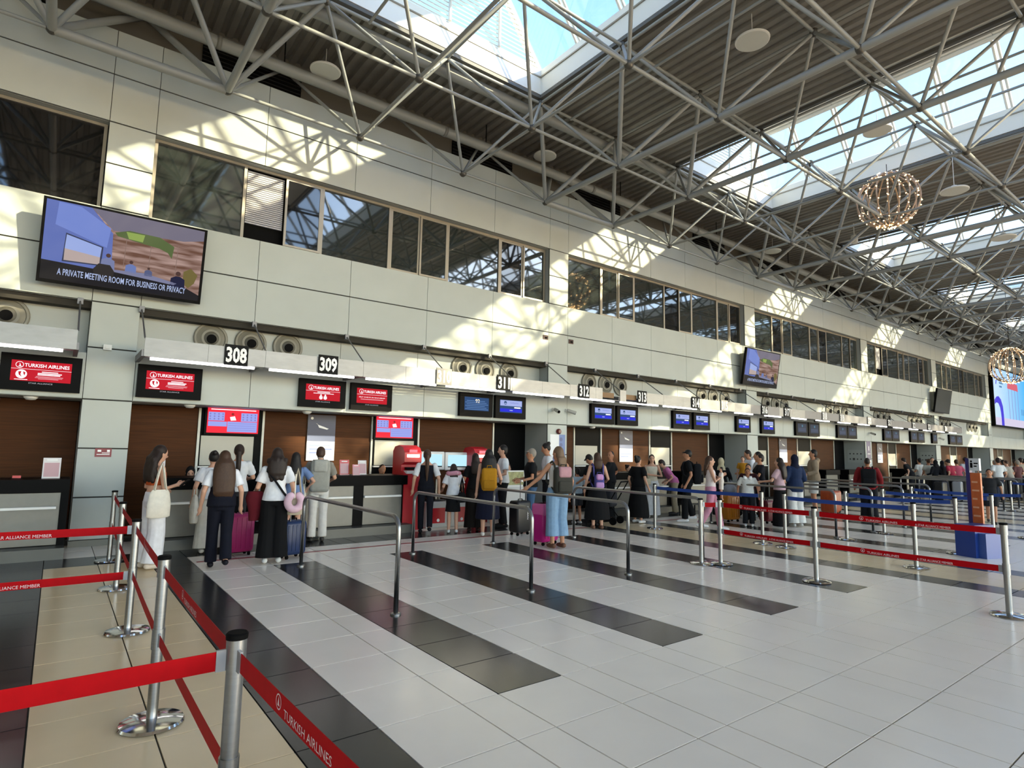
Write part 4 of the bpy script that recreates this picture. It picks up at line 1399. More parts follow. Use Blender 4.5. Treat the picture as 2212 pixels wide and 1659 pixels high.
def person(label, x, y, h=1.65, yaw=0., skin='a', hair=('short', 'dark'), top=('tee', '#dddddd'), bottom=('pants', '#222222'), shoes='#e5e5e5', arms=('down', 'down'), stride=0., lean=0., turn=0., nod=0., fat=1., fem=True, sit=False, lod=0, group=None, face=False, z0=0., gscale=1.):
    s = h/1.70
    rng = random.Random(int(x*1000)+int(y*77))
    sk = mat('skin_'+skin, SKINS[skin], .5, spec=.3)
    vox = (.0125, .018, .03)[lod]*max(.8, s)
    nn = (16, 12, 8)[lod]
    la = math.radians(lean)
    dz = -.34 if sit else 0
    def U(p):
        p = Vector(p)
        q = p-Vector((0, 0, .95))
        if q.z > 0:
            f = min(1., q.z/.15)
            q = Matrix.Rotation(-la*f, 3, 'X') @ q
        return (q+Vector((0, 0, .95+dz)))*s
    ta, na = math.radians(turn), math.radians(nod)
    HR = Matrix.Rotation(ta, 3, 'Z') @ Matrix.Rotation(-na, 3, 'X')
    def Hd(p):
        c = Vector((0, .0, 1.47))
        return U(HR @ (Vector(p)-c)+c)
    def Hl(p):          # lower hair hangs straight whatever the nod
        a = Hd(p)
        c = Vector((0, .0, 1.47))
        b_ = U(Matrix.Rotation(ta, 3, 'Z') @ (Vector(p)-c)+c+Vector((0, .06*math.sin(na), 0)))
        t_ = min(1., max(0., (p[2]-1.46)/.12))
        return b_.lerp(a, t_)
    sh = .160 if fem else .185
    sh *= .5+.5*fat
    wst = (.122 if fem else .142)*fat
    hp = (.162 if fem else .152)*fat
    TR = [(0, 0, .86, hp*.86, .10*fat), (0, 0, .93, hp, .118*fat), (0, 0, 1.03, (hp+wst)/2, .106*fat), (0, .005, 1.13, wst, .096*fat), (0, .008, 1.25, wst*1.12, .108*fat), (0, .0, 1.33, sh*.92, .105*fat), (0, -.005, 1.39, sh*.9, .085), (0, -.005, 1.43, sh*.55, .068), (0, .0, 1.46, .058, .056)]
    hip = lambda d: Vector((d*.088, 0, .90))
    if sit:
        legs = {d: (hip(d), Vector((d*.11, .42, .90)), Vector((d*.11, .44, .43))) for d in (-1, 1)}
        LG = lambda p: (Vector(p)+Vector((0, 0, dz)))*s
    else:
        legs = {}
        for d in (-1, 1):
            st = stride*(-d)
            ky = max(0, st)*.62+.02 if st >= 0 else st*.35+.03
            az = .085+(.06 if st < -.08 else 0)
            legs[d] = (hip(d), Vector((d*.088, ky, .49)), Vector((d*(.085 if stride else .095), st-.02, az)))
        LG = lambda p: Vector(p)*s
    shp = {d: Vector((d*sh, -.005, 1.385)) for d in (-1, 1)}
    el, wr = {}, {}
    for d, a in ((-1, arms[0]), (1, arms[1])):
        e, w = ARM[a] if isinstance(a, str) else a
        el[d] = U(shp[d]+Vector((d*e[0], e[1], e[2])))
        wr[d] = U(shp[d]+Vector((d*w[0], w[1], w[2])))
    # body
    b = MB()
    b.loft(TR, nn, T=U)
    b.tube([U((0, 0, 1.42)), Hd((0, .005, 1.53))], [.052*s, .048*s], 10)
    b.ell((0, .0, 1.59), (.074, .092, .112), nn, 8, T=Hd)
    b.ell((0, .028, 1.525), (.055, .058, .052), nn, 6, T=Hd)
    if lod < 2:
        b.ell((0, .094, 1.575), (.013, .022, .026), 8, 6, T=Hd)
        for d in (-1, 1):
            b.ell((d*.074, -.005, 1.58), (.012, .02, .030), 8, 6, T=Hd)
    for d in (-1, 1):
        b.tube([U(shp[d]), el[d], wr[d]], [.047*s, .038*s, .027*s], 8, round_ends=True)
        hdv = (wr[d]-el[d]).normalized()
        b.tube([wr[d], wr[d]+hdv*.05*s, wr[d]+hdv*.10*s], [.027*s, .036*s, .026*s], 8, round_ends=True)
        a, k, f = legs[d]
        b.tube([LG(a), LG(a.lerp(k, .5)), LG(k), LG(k.lerp(f, .35)), LG(f)], [.082*s*fat, .070*s*fat, .052*s, .052*s, .036*s], 10, round_ends=True)
        b.tube([LG(f+Vector((0, -.045, -.035))), LG(f+Vector((0, .06, -.04))), LG(f+Vector((0, .15, -.055)))], [.034*s, .036*s, .024*s], 8, round_ends=True)
    ex = MB()
    if lod == 0:
        for d in (-1, 1):
            hdv = (wr[d]-el[d]).normalized()
            side = hdv.cross(Vector((1, 0, 0))).normalized() if abs(hdv.x) < .8 else hdv.cross(Vector((0, 0, 1))).normalized()
            curl = hdv.cross(side).normalized()*d*-1
            c = wr[d]+hdv*.085*s
            for q, ln in ((-1.5, .062), (-.5, .075), (.5, .070), (1.5, .055)):
                o = c+side*q*.017*s
                ex.tube([o, o+hdv*ln*.5*s+curl*.006*s, o+hdv*ln*.9*s+curl*.024*s], [.0085*s, .008*s, .006*s], 5, round_ends=True)
            o = wr[d]+hdv*.03*s-side*.028*s
            ex.tube([o, o+hdv*.035*s-side*.018*s, o+hdv*.062*s-side*.016*s+curl*.012*s], [.010*s, .009*s, .007*s], 5, round_ends=True)
    body = job(b, 'person', sk, None, vox*.85, 2, ex)
    body.location = (x, y, z0)
    body.rotation_euler = (0, 0, math.radians(yaw))
    tag(body, label, 'person', group)
    # bottoms
    bk, bc = bottom[0], bottom[1]
    bm_ = cloth(bc)
    c = MB()
    if bk in ('high', 'pants', 'slim', 'wide', 'crop', 'shorts'):
        r0, r1, r2, endz = {'high': (.098, .08, .084, .05), 'pants': (.094, .076, .078, .05), 'slim': (.09, .066, .058, .07), 'wide': (.108, .112, .135, .035), 'crop': (.106, .10, .118, .20), 'shorts': (.104, .104, .108, .50)}[bk]
        c.loft([(0, 0, .84, hp*.9, .105*fat), (0, 0, .93, hp+.014, .13*fat), (0, 0, 1.03, (hp+wst)/2+.012, .116*fat), (0, 0, 1.06, (hp+wst)/2+.006, .112*fat)], nn, T=U)
        if bk == 'high':
            c.loft([(0, 0, .90, hp+.04, .16*fat), (0, 0, 1.03, (hp+wst)/2+.048, .158*fat), (0, .005, 1.13, wst+.042, .144*fat), (0, .008, 1.20, wst*1.06+.034, .142*fat)], nn+4, T=U)
        for d in (-1, 1):
            a, k, f = legs[d]
            if endz > .3:
                e = a.lerp(k, .85)
                c.tube([LG(a+Vector((0, 0, .03))), LG(e)], [r0*s*fat, r1*s*fat], 12)
            else:
                t_ = min(1., max(0., (k.z-(endz+f.z-.085))/max(.05, (k.z-f.z+.0))))
                e = k+(f-k)*t_
                c.tube([LG(a+Vector((0, 0, .03))), LG(a.lerp(k, .5)), LG(k), LG(k.lerp(e, .5)), LG(e)], [r0*s*fat, (r0+r1)/2*s*fat, r1*s, (r1+r2)/2*s, r2*s], 12)
        job(c, {'shorts': 'shorts'}.get(bk, 'trousers'), bm_, body, vox, 1)
    else:
        hz = bottom[2] if len(bottom) > 2 else .35
        rr = bottom[3] if len(bottom) > 3 else .22
        c.loft([(0, 0, hz, rr, rr*.85), (0, 0, hz+(1.06-hz)*.35, rr*.9, rr*.78), (0, 0, .90, hp+.02, .135*fat), (0, 0, 1.02, (hp+wst)/2+.012, .115*fat), (0, 0, 1.10, wst+.010, .104*fat)], 18, T=U)
        job(c, 'skirt', bm_, body, vox, 1)
    # tops
    tk_, tc_ = top[0], top[1]
    tm = cloth(tc_)
    inf = {'tee': .016, 'tank': .010, 'shirt': .022, 'hoodie': .034, 'jacket': .032, 'crop': .010, 'dress': .016, 'vest': .014}.get(tk_, .016)
    zlo = {'tee': .92, 'tank': .98, 'shirt': .90, 'hoodie': .86, 'jacket': .82, 'crop': 1.15, 'dress': .9, 'vest': .95}.get(tk_, .92)
    zhi = {'tank': 1.39, 'crop': 1.335, 'vest': 1.42}.get(tk_, 1.45)
    c = MB()
    secs = []
    for (cx, cy, z, rx, ry) in TR:
        if z < zlo-.001 or z > zhi:
            continue
        lo = inf*(1.5 if z < 1.05 else 1.)
        secs.append((cx, cy, z, rx+lo, ry+lo))
    z_b = secs[0]
    secs.insert(0, (0, 0, zlo, z_b[3]*1.0, z_b[4]*1.0))
    c.loft(secs, nn+4, T=U)
    if tk_ in ('tee', 'shirt', 'hoodie', 'jacket', 'dress', 'blouse', 'long'):
        for d in (-1, 1):
            a = U(shp[d])
            long_ = tk_ in ('hoodie', 'jacket', 'long')
            if long_:
                c.tube([a-Vector((d*.02, 0, 0)), a.lerp(el[d], .5), el[d], el[d].lerp(wr[d], .95)], [(.052+inf)*s, (.046+inf)*s, (.042+inf*.8)*s, (.034+inf*.6)*s], 10, round_ends=False)
                c.ell((0, 0, 0), (.06*s, .06*s, .06*s), 10, 6, T=lambda p, a=a: Vector(p)+a)
            else:
                c.tube([a-Vector((d*.02, 0, 0)), a.lerp(el[d], .3), a.lerp(el[d], .72)], [(.05+inf)*s, (.052+inf)*s, (.056+inf)*s], 10)
                c.ell((0, 0, 0), (.06*s, .06*s, .055*s), 10, 6, T=lambda p, a=a: Vector(p)+a)
    if tk_ == 'hoodie':
        c.ell((0, -.095, 1.42), (.11, .075, .075), 12, 8, T=U)
    job(c, {'hoodie': 'hooded_top', 'jacket': 'jacket', 'vest': 'vest', 'crop': 'crop_top'}.get(tk_, 'shirt'), tm, body, vox, 2)
    if tk_ == 'vest':           # white sleeves below the waistcoat
        c = MB()
        for d in (-1, 1):
            a = U(shp[d])
            c.tube([a-Vector((d*.01, 0, 0)), a.lerp(el[d], .3), a.lerp(el[d], .8)], [.060*s, .064*s, .068*s], 10)
            c.ell((0, 0, 0), (.062*s, .062*s, .055*s), 10, 6, T=lambda p, a=a: Vector(p)+a)
        job(c, 'sleeves', cloth('#d8d8da'), body, vox, 1)
    # shoes
    if shoes:
        for d in (-1, 1):
            a, k, f = legs[d]
            c = MB()
            c.tube([LG(f+Vector((0, -.055, -.035))), LG(f+Vector((0, .05, -.038))), LG(f+Vector((0, .165, -.052)))], [.042*s, .044*s, .032*s], 10, round_ends=True)
            job(c, 'shoe', cloth(shoes, .6), body, vox, 1)
    # hair or head covering
    st_, hc = hair[0], hair[1]
    ln = hair[2] if len(hair) > 2 else .35
    hm = mat('hair_'+hc, HAIRC.get(hc, hc), .55, spec=.35, noise=.25, nscale=30, nstretch=(6, 6, 1)) if hc in HAIRC else cloth(hc)
    c = MB()
    if st_ == 'bald':
        c.ell((0, -.012, 1.60), (.075, .090, .105), nn, 8, T=Hd)
    elif st_ == 'hijab':
        c.ell((0, -.016, 1.60), (.086, .100, .122), nn, 8, T=Hd)
        c.loft([(0, -.02, 1.36, .15, .11), (0, -.02, 1.42, .115, .10), (0, -.012, 1.50, .078, .085), (0, -.02, 1.56, .08, .085)], nn, T=Hd)
    else:
        c.ell((0, -.020, 1.612), (.083, .096, .108), nn, 8, T=Hd)
        if st_ == 'short':
            c.ell((0, -.035, 1.56), (.074, .072, .07), nn, 6, T=Hd)
        if st_ in ('long', 'curly', 'straight'):
            wd = {'long': 1.0, 'curly': 1.25, 'straight': 1.42}[st_]
            zz = 1.60-ln
            yb = -.085-.045*min(1., ln/.45)
            secs = [(0, yb, zz, .072*wd, .024), (0, yb, zz+.07, .100*wd, .036*wd), (0, yb+.01, 1.60-ln*.55, .112*wd, .042*wd), (0, -.085, 1.60-ln*.30, .108*wd, .055*wd), (0, -.06, 1.53, .092*wd, .066*wd), (0, -.04, 1.60, .086, .075), (0, -.03, 1.66, .06, .06)]
            for q in range(9 if lod == 0 else 0):
                xx = (-.09+.18*q/8)*wd
                lz = zz-rng.uniform(-.05, .035)
                c.tube([Hl((xx*.9, yb+.012, zz+.16)), Hl((xx, yb+rng.uniform(-.01, .012), zz+.05)), Hl((xx*.85, yb+rng.uniform(-.012, .012), lz))], [.020*s, .017*s, .008*s], 6)
            secs = sorted(secs, key=lambda q: q[2])
            c.loft(secs, nn, T=Hl)
            if st_ == 'curly' and lod == 0:
                for q in range(26):
                    zz2 = rng.uniform(1.58-ln, 1.52)
                    aa = rng.uniform(PI*1.05, PI*1.95)
                    c.ell((.10*wd*math.cos(aa), -.06+.055*math.sin(aa)*wd, zz2), (.035, .03, .045), 8, 5, T=Hl)
        if st_ in ('bun',):
            c.ell((0, -.10, 1.68), (.045, .045, .045), 10, 6, T=Hd)
        if st_ in ('pony',):
            c.tube([Hl((0, -.09, 1.64)), Hl((0, -.145, 1.58)), Hl((0, -.14, 1.58-ln*.5)), Hl((0, -.12, 1.60-ln))], [.03*s, .045*s, .042*s, .018*s], 10, round_ends=True)
        if st_ == 'cap':
            c.ell((0, .075, 1.645), (.07, .07, .012), 12, 6, T=Hd)
    job(c, {'hijab': 'headscarf', 'cap': 'cap', 'bald': 'cropped_hair'}.get(st_, 'hair'), hm, body, vox*.9, 2)
    if face:
        for d in (-1, 1):
            e = MB().ell((d*.031, .083, 1.595), (.013, .008, .007), 8, 6, T=Hd).build('eye', mat('eye_dark', '#1c1512', .2), body, smooth=True)
            e = MB().ell((d*.031, .083, 1.617), (.019, .008, .004), 8, 6, T=Hd).build('eyebrow', mat('hair_dark2', '#20160f', .6), body, smooth=True)
        MB().ell((0, .082, 1.528), (.022, .008, .006), 8, 6, T=Hd).build('mouth', mat('lip', '#8d4a45', .5), body, smooth=True)
    return body, dict(s=s, wr=wr, el=el, U=U, shp=shp, Hd=Hd)

def at(body, p):
    """wearer-local point to world"""
    r = Matrix.Rotation(body.rotation_euler.z, 3, 'Z')
    return r @ Vector(p)+body.location

# ---- bags and luggage
def backpack(body, info, label, c, w=.30, h=.44, d=.16, pocket=True, zc=1.17, flap=None, c2=None):
    s = info['s']
    t = thing('backpack', label, 'backpack', body.location, body.rotation_euler.z)
    m = cloth(c)
    U = info['U']
    o = U((0, -.115-d/2, zc))
    b = MB().rbox(o.x-w/2, o.x+w/2, o.y-d/2, o.y+d/2, o.z-h/2, o.z+h/2, .06, 4)
    b.build('sack', m, t, smooth=50)
    if pocket:
        MB().rbox(o.x-w*.40, o.x+w*.40, o.y-d/2-.045, o.y-d/2+.02, o.z-h*.42, o.z-h*.02, .03).build('pocket', cloth(c2) if c2 else m, t, smooth=50)
    if flap:
        MB().rbox(o.x-w*.36, o.x+w*.36, o.y-d/2-.03, o.y+d*.3, o.z+h*.12, o.z+h*.52, .04).build('flap', cloth(flap), t, smooth=50)
    MB().tube([(o.x-.05, o.y+.0, o.z+h/2-.01), (o.x-.04, o.y, o.z+h/2+.045), (o.x+.04, o.y, o.z+h/2+.045), (o.x+.05, o.y, o.z+h/2-.01)], .009, 6).build('grab_handle', m, t, smooth=True)
    for dd in (-1, 1):
        x_ = dd*.105
        pts = [U((x_, -.125, zc+h*.35)), U((x_*1.05, -.10, 1.40)), U((x_*1.1, -.02, 1.455)), U((x_*1.15, .085, 1.40)), U((x_*1.25, .135, 1.28)), U((x_*1.5, .11, 1.12)), U((x_*1.2, -.12, zc-h*.35))]
        MB().tube(pts, .019, 6).build('strap', m, t, smooth=True)
    return t
def tote(loc, rz, label, c, w=.36, h=.40, d=.09, strap=.30, cat='bag', name='tote_bag'):
    t = thing(name, label, cat, loc, rz)
    m = cloth(c)
    MB().loft([(0, 0, -h, w*.44, d*.75), (0, 0, -h*.96, w*.52, d*.9), (0, 0, -h*.5, w*.52, d), (0, 0, -h*.12, w*.44, d*.6), (0, 0, 0, w*.34, d*.28)], 20).build('sack', m, t, smooth=40)
    for y_ in (-.02, .02):
        MB().tube([(-w*.26, y_, -.01), (-w*.10, y_*.6, strap*.7), (0, y_*.3, strap), (w*.10, y_*.6, strap*.7), (w*.26, y_, -.01)], .010, 6).build('strap', m, t, smooth=True)
    return t
def suitcase(x, y, rz, label, c, w=.42, h=.62, d=.26, handle=.0, rough=.4, ribs=True, band=None, words=None):
    t = thing('suitcase', label, 'suitcase', (x, y, 0), math.radians(rz), 'suitcases')
    m = mat('case_'+c.lstrip('#'), c, rough, spec=.4)
    MB().rbox(-w/2, w/2, -d/2, d/2, .06, .06+h, .05, 5).build('shell', m, t, smooth=40)
    if ribs:
        for k in range(5):
            xx = -w*.36+w*.72*k/4
            MB().rbox(xx-.012, xx+.012, -d/2-.008, d/2+.008, .12, h, .006, 2).build('rib', m, t, smooth=40)
    if band:
        MB().rbox(-w/2-.004, w/2+.004, -d/2-.01, d/2+.01, .06+h*.66, .06+h*1.0, .05, 5).build('cover', mat('case_'+band.lstrip('#'), band, .5), t, smooth=40)
    for sx in (-1, 1):
        for sy in (-1, 1):
            MB().lathe([(.03, -.014), (.03, .014)], 14, (sx*(w/2-.06), sy*(d/2-.05), .03), axis='X').build('wheel', BLACKM, t)
    MB().tube([(-.06, 0, .06+h-.005), (-.055, 0, .06+h+.03), (.055, 0, .06+h+.03), (.06, 0, .06+h-.005)], .01, 6).build('carry_handle', BLACKM, t, smooth=True)
    if handle:
        MB().tube([(-.09, -d*.3, .06+h-.02), (-.09, -d*.3, .06+h+handle), (.09, -d*.3, .06+h+handle), (.09, -d*.3, .06+h-.02)], .009, 6).build('trolley_handle', ALUD, t)
    if words:
        o = text('lettering', words, WHITE, t, (.08, -d/2-.012, .06+h*.62), w=h*.42, h=.035, rot=(PI/2, PI/2, 0))
    return t
# ================================================================== THE CAST
# woman with the canvas tote
p, i = person('woman in orange crop top and white wide trousers looking at her phone', 1.14, 9.56, 1.66, -72, 'a', ('curly', 'dark', .40), ('crop', '#a3481f'), ('wide', '#dcdde2'), '#cfc3b4', ('carry', 'phone'), nod=16, face=True)
q = at(p, i['wr'][1])
t = thing('phone', 'dark phone held by the woman in the orange top', 'phone', q+Vector((.10, .0, .03)), math.radians(-72))
o = MB().rbox(-.038, .038, -.006, .006, -.075, .075, .005, 2).build('case', BLACK, t, smooth=40)
o.rotation_euler = (math.radians(-55), 0, 0)
o = piece('display', mat('phone_glass', '#26282c', .1), t, -.034, .034, -.0075, -.0065, -.07, .07)
o.rotation_euler = (math.radians(-55), 0, 0)
tote(at(p, i['U']((.27, -.06, 1.10))), math.radians(-72+90), 'cream canvas tote hanging from the shoulder of the woman in orange', '#d8d3c6', .29, .37, .06, .36)
tote(at(p, i['U']((-.20, .12, 1.0))), math.radians(-72+90), 'brown handbag under the arm of the woman in orange', '#6d4a33', .30, .26, .07, .22, name='handbag')
# pair at the desk, woman in navy in front of them
p, i = person('person in white shirt and white wide trousers with black bun', 2.02, 10.45, 1.58, -4, 'a', ('bun', 'black'), ('shirt', '#d5d5d8'), ('wide', '#c9c4b8'), '#c9c3bb', ('loose', 'desk'))
tote(at(p, i['U']((-.24, .0, .98))), math.radians(80), 'white cloth bag on the arm of the person in white', '#cfcabc', .32, .44, .07, .22)
person('person in white shirt with a long dark braid at the desk', 2.47, 10.80, 1.69, -12, 'a', ('pony', 'dark', .50), ('tee', '#cfd2d6'), ('pants', '#2a2b30'), '#222222', ('desk', 'desk'))
person('woman with waist-long brown hair, white tee and navy trousers', 1.90, 9.10, 1.60, -6, 'a', ('straight', 'brown', .56), ('tee', '#dfe1e8'), ('high', '#10121e'), '#15151c', ('loose', 'loose'), stride=.13)
# magenta case
suitcase(2.36, 10.0, 8, 'magenta hard suitcase beside the woman in navy', '#9c1b5c', .40, .58, .26)
# woman with curly hair and neck pillow
p, i = person('woman with curly brown hair, white tee and wide black trousers', 2.62, 9.12, 1.65, -12, 'a', ('curly', 'dark', .34), ('tee', '#e1e2e6'), ('wide', '#0e0e10'), '#d9d9d6', ('carry', 'loose'), nod=8)
t = thing('jacket', 'dark red jacket hanging over the forearm of the curly-haired woman', 'jacket', at(p, (-.27, .10, .80)), 0)
MB().loft([(0, 0, -.20, .07, .05), (.02, 0, -.05, .10, .07), (.0, .0, .12, .13, .08), (0, 0, .22, .10, .06)], 14).build('folds', cloth('#5d1620'), t, smooth=60)
MB().loft([(.10, -.03, -.05, .05, .04), (.08, -.02, .10, .07, .05), (.07, 0, .2, .05, .05)], 12).build('sleeve', cloth('#5d1620'), t, smooth=60)
t = thing('neck_pillow', 'pale pink neck pillow hanging at the hip of the curly-haired woman', 'neck pillow', at(p, (.26, -.14, .88)), math.radians(6))
MB().tube([(.075*math.sin(a)*1.35, 0, -.11*math.cos(a)) for a in [-2.5+5.0*k/16 for k in range(17)]], .055, 12, round_ends=True).build('cushion', cloth('#d9b7c6'), t, smooth=True)
piece('cord', cloth('#d8d3c6'), t, -.008, .008, -.004, .004, .05, .40)
tote(at(p, (.30, -.02, .98)), math.radians(0), 'beige shoulder bag behind the neck pillow', '#b7ab97', .24, .30, .05, .38)
MB().tube([at(p, i['U'](q)) for q in ((-.14, -.10, 1.37), (-.02, -.145, 1.22), (.10, -.15, 1.05), (.20, -.10, .92))], .016, 6).build('strap', cloth('#111113'), None)
tag(bpy.data.objects['strap'] if False else C.objects[-1], 'black cross-body strap over a white tee', 'strap')
suitcase(2.98, 9.36, 14, 'dark blue hard suitcase with raised handle beside the first rail', '#16294f', .36, .50, .24, .42)
# girl in blue dress, man with grey backpack
person('girl in light blue denim dress with long black hair', 3.38, 10.66, 1.57, -16, 'a', ('long', 'black', .48), ('tee', '#6f86b0'), ('skirt', '#6f86b0', .62, .21), '#2b2b2b', ('desk', 'hip'))
p, i = person('man in grey tee and white trousers leaning on the desk', 3.84, 10.72, 1.68, -18, 'a', ('short', 'brown'), ('tee', '#8a867d'), ('pants', '#cfccc6'), '#3a3835', ('desk', 'desk'), fem=False, lean=7, nod=10)
backpack(p, i, 'light grey backpack worn by the man in white trousers', '#96968f', .34, .56, .15, pocket=False, zc=1.16, flap='#a3a39c')
tote(at(p, (-.26, -.05, 1.02)), math.radians(70), 'small white bag held beside the grey backpack', '#cfcabc', .2, .26, .05, .18)
# staff heads behind desks
person('desk clerk in black headscarf sitting behind the second desk', 2.0, 12.3, 1.60, 175, 'a', ('hijab', '#121214'), ('long', '#1a1b22'), ('slim', '#1a1b22'), '#222222', ('desk', 'desk'), sit=True, nod=18, face=True)
person('bald desk clerk sitting behind the brochure holders', 5.80, 12.35, 1.66, 180, 'b', ('bald', 'dark'), ('long', '#1d2030'), ('slim', '#1a1b22'), '#222222', ('desk', 'desk'), sit=True, nod=25, fem=False)
# bag drop group
p, i = person('ground staff woman in black waistcoat and white sleeves with ponytail', 5.98, 10.62, 1.66, -26, 'a', ('pony', 'brown', .52), ('vest', '#10111a'), ('slim', '#10111a'), '#15151a', ('loose', 'loose'), stride=.10)
p, i = person('girl in white tee and black shorts bending at the bag drop', 6.52, 10.45, 1.40, -28, 'a', ('long', 'dark', .30), ('tee', '#d6d8dd'), ('skirt', '#121214', .52, .19), '#d9d9d6', ('carry', 'carry'), lean=10, nod=30)
t = thing('neck_pillow', 'pink neck pillow around the neck of the bending girl', 'neck pillow', at(p, i['U']((0, -.02, 1.47))), 0)
MB().tube([(.12*math.sin(a), .10*math.cos(a)*-1, -.02*abs(math.sin(a))) for a in [-2.4+4.8*k/16 for k in range(17)]], .045, 10, round_ends=True).build('cushion', cloth('#c98fa0'), t, smooth=True)
piece('button', cloth('#e3c7d0'), t, -.012, .012, -.158, -.145, -.01, .01)
tote(at(p, (.16, -.16, .82)), math.radians(0), 'small black bag on the hip of the bending girl', '#0f0f11', .18, .2, .05, .30)
person('woman in black with dark hair behind the bending girl', 7.02, 10.42, 1.60, -25, 'b', ('long', 'dark', .35), ('tee', '#121213'), ('wide', '#15110f'), '#2a1a18', ('carry', 'loose'))
p, i = person('woman with long black hair in a navy pleated skirt', 6.88, 9.73, 1.69, -31, 'a', ('straight', 'black', .48), ('tank', '#111318'), ('skirt', '#15182b', .34, .25), '#d9d6d0', ('down', 'carry'))
backpack(p, i, 'mustard yellow backpack with brown handles', '#b07d1c', .30, .44, .15, zc=1.12, c2='#a37319')
person('man in white polo facing the two touch screens', 7.90, 10.62, 1.79, 62, 'a', ('short', 'black'), ('tee', '#d5d7da'), ('pants', '#141417'), '#1a1a1a', ('carry', 'carry'), fem=False, nod=8)
person('clerk with brown hair behind the notice board', 9.30, 12.3, 1.66, 150, 'a', ('long', 'brown', .2), ('long', '#3a2530'), ('slim', '#1a1b22'), '#222222', ('desk', 'desk'), sit=True)
p, i = person('bearded man in black tee and blue jeans holding a trolley handle', 7.98, 9.75, 1.72, 56, 'b', ('cap', 'grey'), ('tee', '#0f1013'), ('pants', '#3b5573'), '#c9c9c6', ('carry', 'carry'), fem=False, fat=1.14, face=True)
suitcase(7.55, 9.55, 10, 'black upright suitcase with white lettering', '#131315', .42, .62, .26, .42, words='CALIBAN', ribs=False)
t = thing('wristwatch', 'white watch on the wrist of the bearded man', 'watch', at(p, i['wr'][-1]), 0)
MB().lathe([(.034, -.012), (.034, .012)], 14).build('band', WHITE, t)
disc('dial', WHITE, t, 0, 0, .02, -.036)
person('tall man in white tee with black bun at the far desk', 9.35, 10.8, 1.86, 56, 'b', ('bun', 'black'), ('tee', '#d8d9dc'), ('pants', '#15161a'), '#222222', ('carry', 'carry'), fem=False, nod=20)
# woman in light jeans at the rail
p, i = person('woman in light blue cropped jeans and white tank leaning on the rail', 7.12, 7.95, 1.76, -14, 'b', ('long', 'light', .26), ('tank', '#d5d2cf'), ('crop', '#7f9dba'), '#6b4a3a', (((.15, .06, -.21), (.30, .16, -.36)), 'loose'), fat=1.08, turn=25)
backpack(p, i, 'camouflage backpack with a pink flap', '#3d3c37', .34, .46, .17, zc=1.14, flap='#b58a92')
suitcase(7.22, 8.38, 12, 'tall magenta suitcase with a pink cover behind the jeans', '#ac1173', .48, .68, .28, band='#c85a98')
# kid, couple in black
p, i = person('boy in light blue shirt standing beside the jeans woman', 9.85, 10.3, 1.30, -20, 'b', ('short', 'black'), ('tee', '#a9bccb'), ('shorts', '#33353a'), '#d9d9d9', ('down', 'down'), fem=False, lod=1)
t = thing('stroller', 'dark folding stroller behind the fourth rail', 'stroller', (10.55, 9.95, 0), math.radians(20))
for sx in (-.22, .22):
    MB().tube([(sx, -.4, 1.0), (sx, -.1, .5), (sx, .3, .1)], .014, 6).build('frame_tube', BLACKM, t)
    MB().lathe([(.09, -.02), (.09, .02)], 16, (sx, -.2, .09), axis='X').build('wheel', BLACKM, t)
    MB().lathe([(.07, -.02), (.07, .02)], 16, (sx, .32, .07), axis='X').build('wheel', BLACKM, t)
    MB().tube([(sx, -.2, .09), (sx, .1, .45)], .012, 6).build('frame_tube', BLACKM, t)
MB().tube([(-.22, -.4, 1.0), (.22, -.4, 1.0)], .016, 8).build('push_bar', BLACKM, t)
MB().rbox(-.2, .2, -.15, .2, .4, .8, .06).build('seat', cloth('#25262b'), t, smooth=50)
p, i = person('woman with brown hair in a long black dress at the fourth rail', 9.60, 9.40, 1.66, -32, 'a', ('long', 'brown', .26), ('tank', '#101012'), ('skirt', '#0f0f11', .22, .30), '#7c5a48', ('loose', 'carry'), nod=10, lod=1)
backpack(p, i, 'small violet and pink child backpack on the woman in black', '#4b4a86', .22, .32, .14, zc=1.06, c2='#b88fc4', flap='#c48fc0')
person('man in black leaning over behind the woman in the long dress', 9.98, 9.78, 1.66, 8, 'b', ('cap', 'black'), ('tee', '#121214'), ('pants', '#141416'), '#222222', ('desk', 'desk'), lean=18, nod=20, fem=False, lod=1)
person('man in black with short hair leaning on the desk', 11.10, 10.40, 1.71, 30, 'c', ('bald', 'black'), ('tee', '#131418'), ('pants', '#141416'), '#1a1a1a', ('desk', 'hip'), fem=False, turn=60, lod=1, face=True)
person('clerk with dark hair seen between two women', 13.85, 12.25, 1.62, 180, 'a', ('bun', 'dark'), ('long', '#20232e'), ('slim', '#1a1b22'), '#222222', ('desk', 'desk'), sit=True, lod=1, face=True)
person('woman in a long black dress with black bun and white shoes', 11.28, 9.67, 1.60, -86, 'a', ('bun', 'black'), ('tee', '#0e0e10'), ('skirt', '#0d0d0f', .16, .30), '#d9d9d9', ('loose', 'loose'), fat=1.08, lod=1)
p, i = person('woman in cream top and white trousers facing the viewer', 12.5, 10.25, 1.63, 132, 'a', ('long', 'dark', .36), ('tank', '#cfc8b6'), ('wide', '#d0d2d6'), '#c9c6c0', ('cross', 'carry'), lod=1, face=True)
tote(at(p, (.16, .18, 1.02)), math.radians(132), 'cream waist bag of the woman facing the viewer', '#bdb49c', .24, .16, .06, .3, name='waist_bag')
person('person in pink tee and beige trousers bending forward', 13.70, 10.45, 1.60, 45, 'a', ('short', 'dark'), ('tee', '#bd6e9c'), ('pants', '#a3977f'), '#3a3a3d', ('carry', 'carry'), lean=35, fem=False, lod=1)
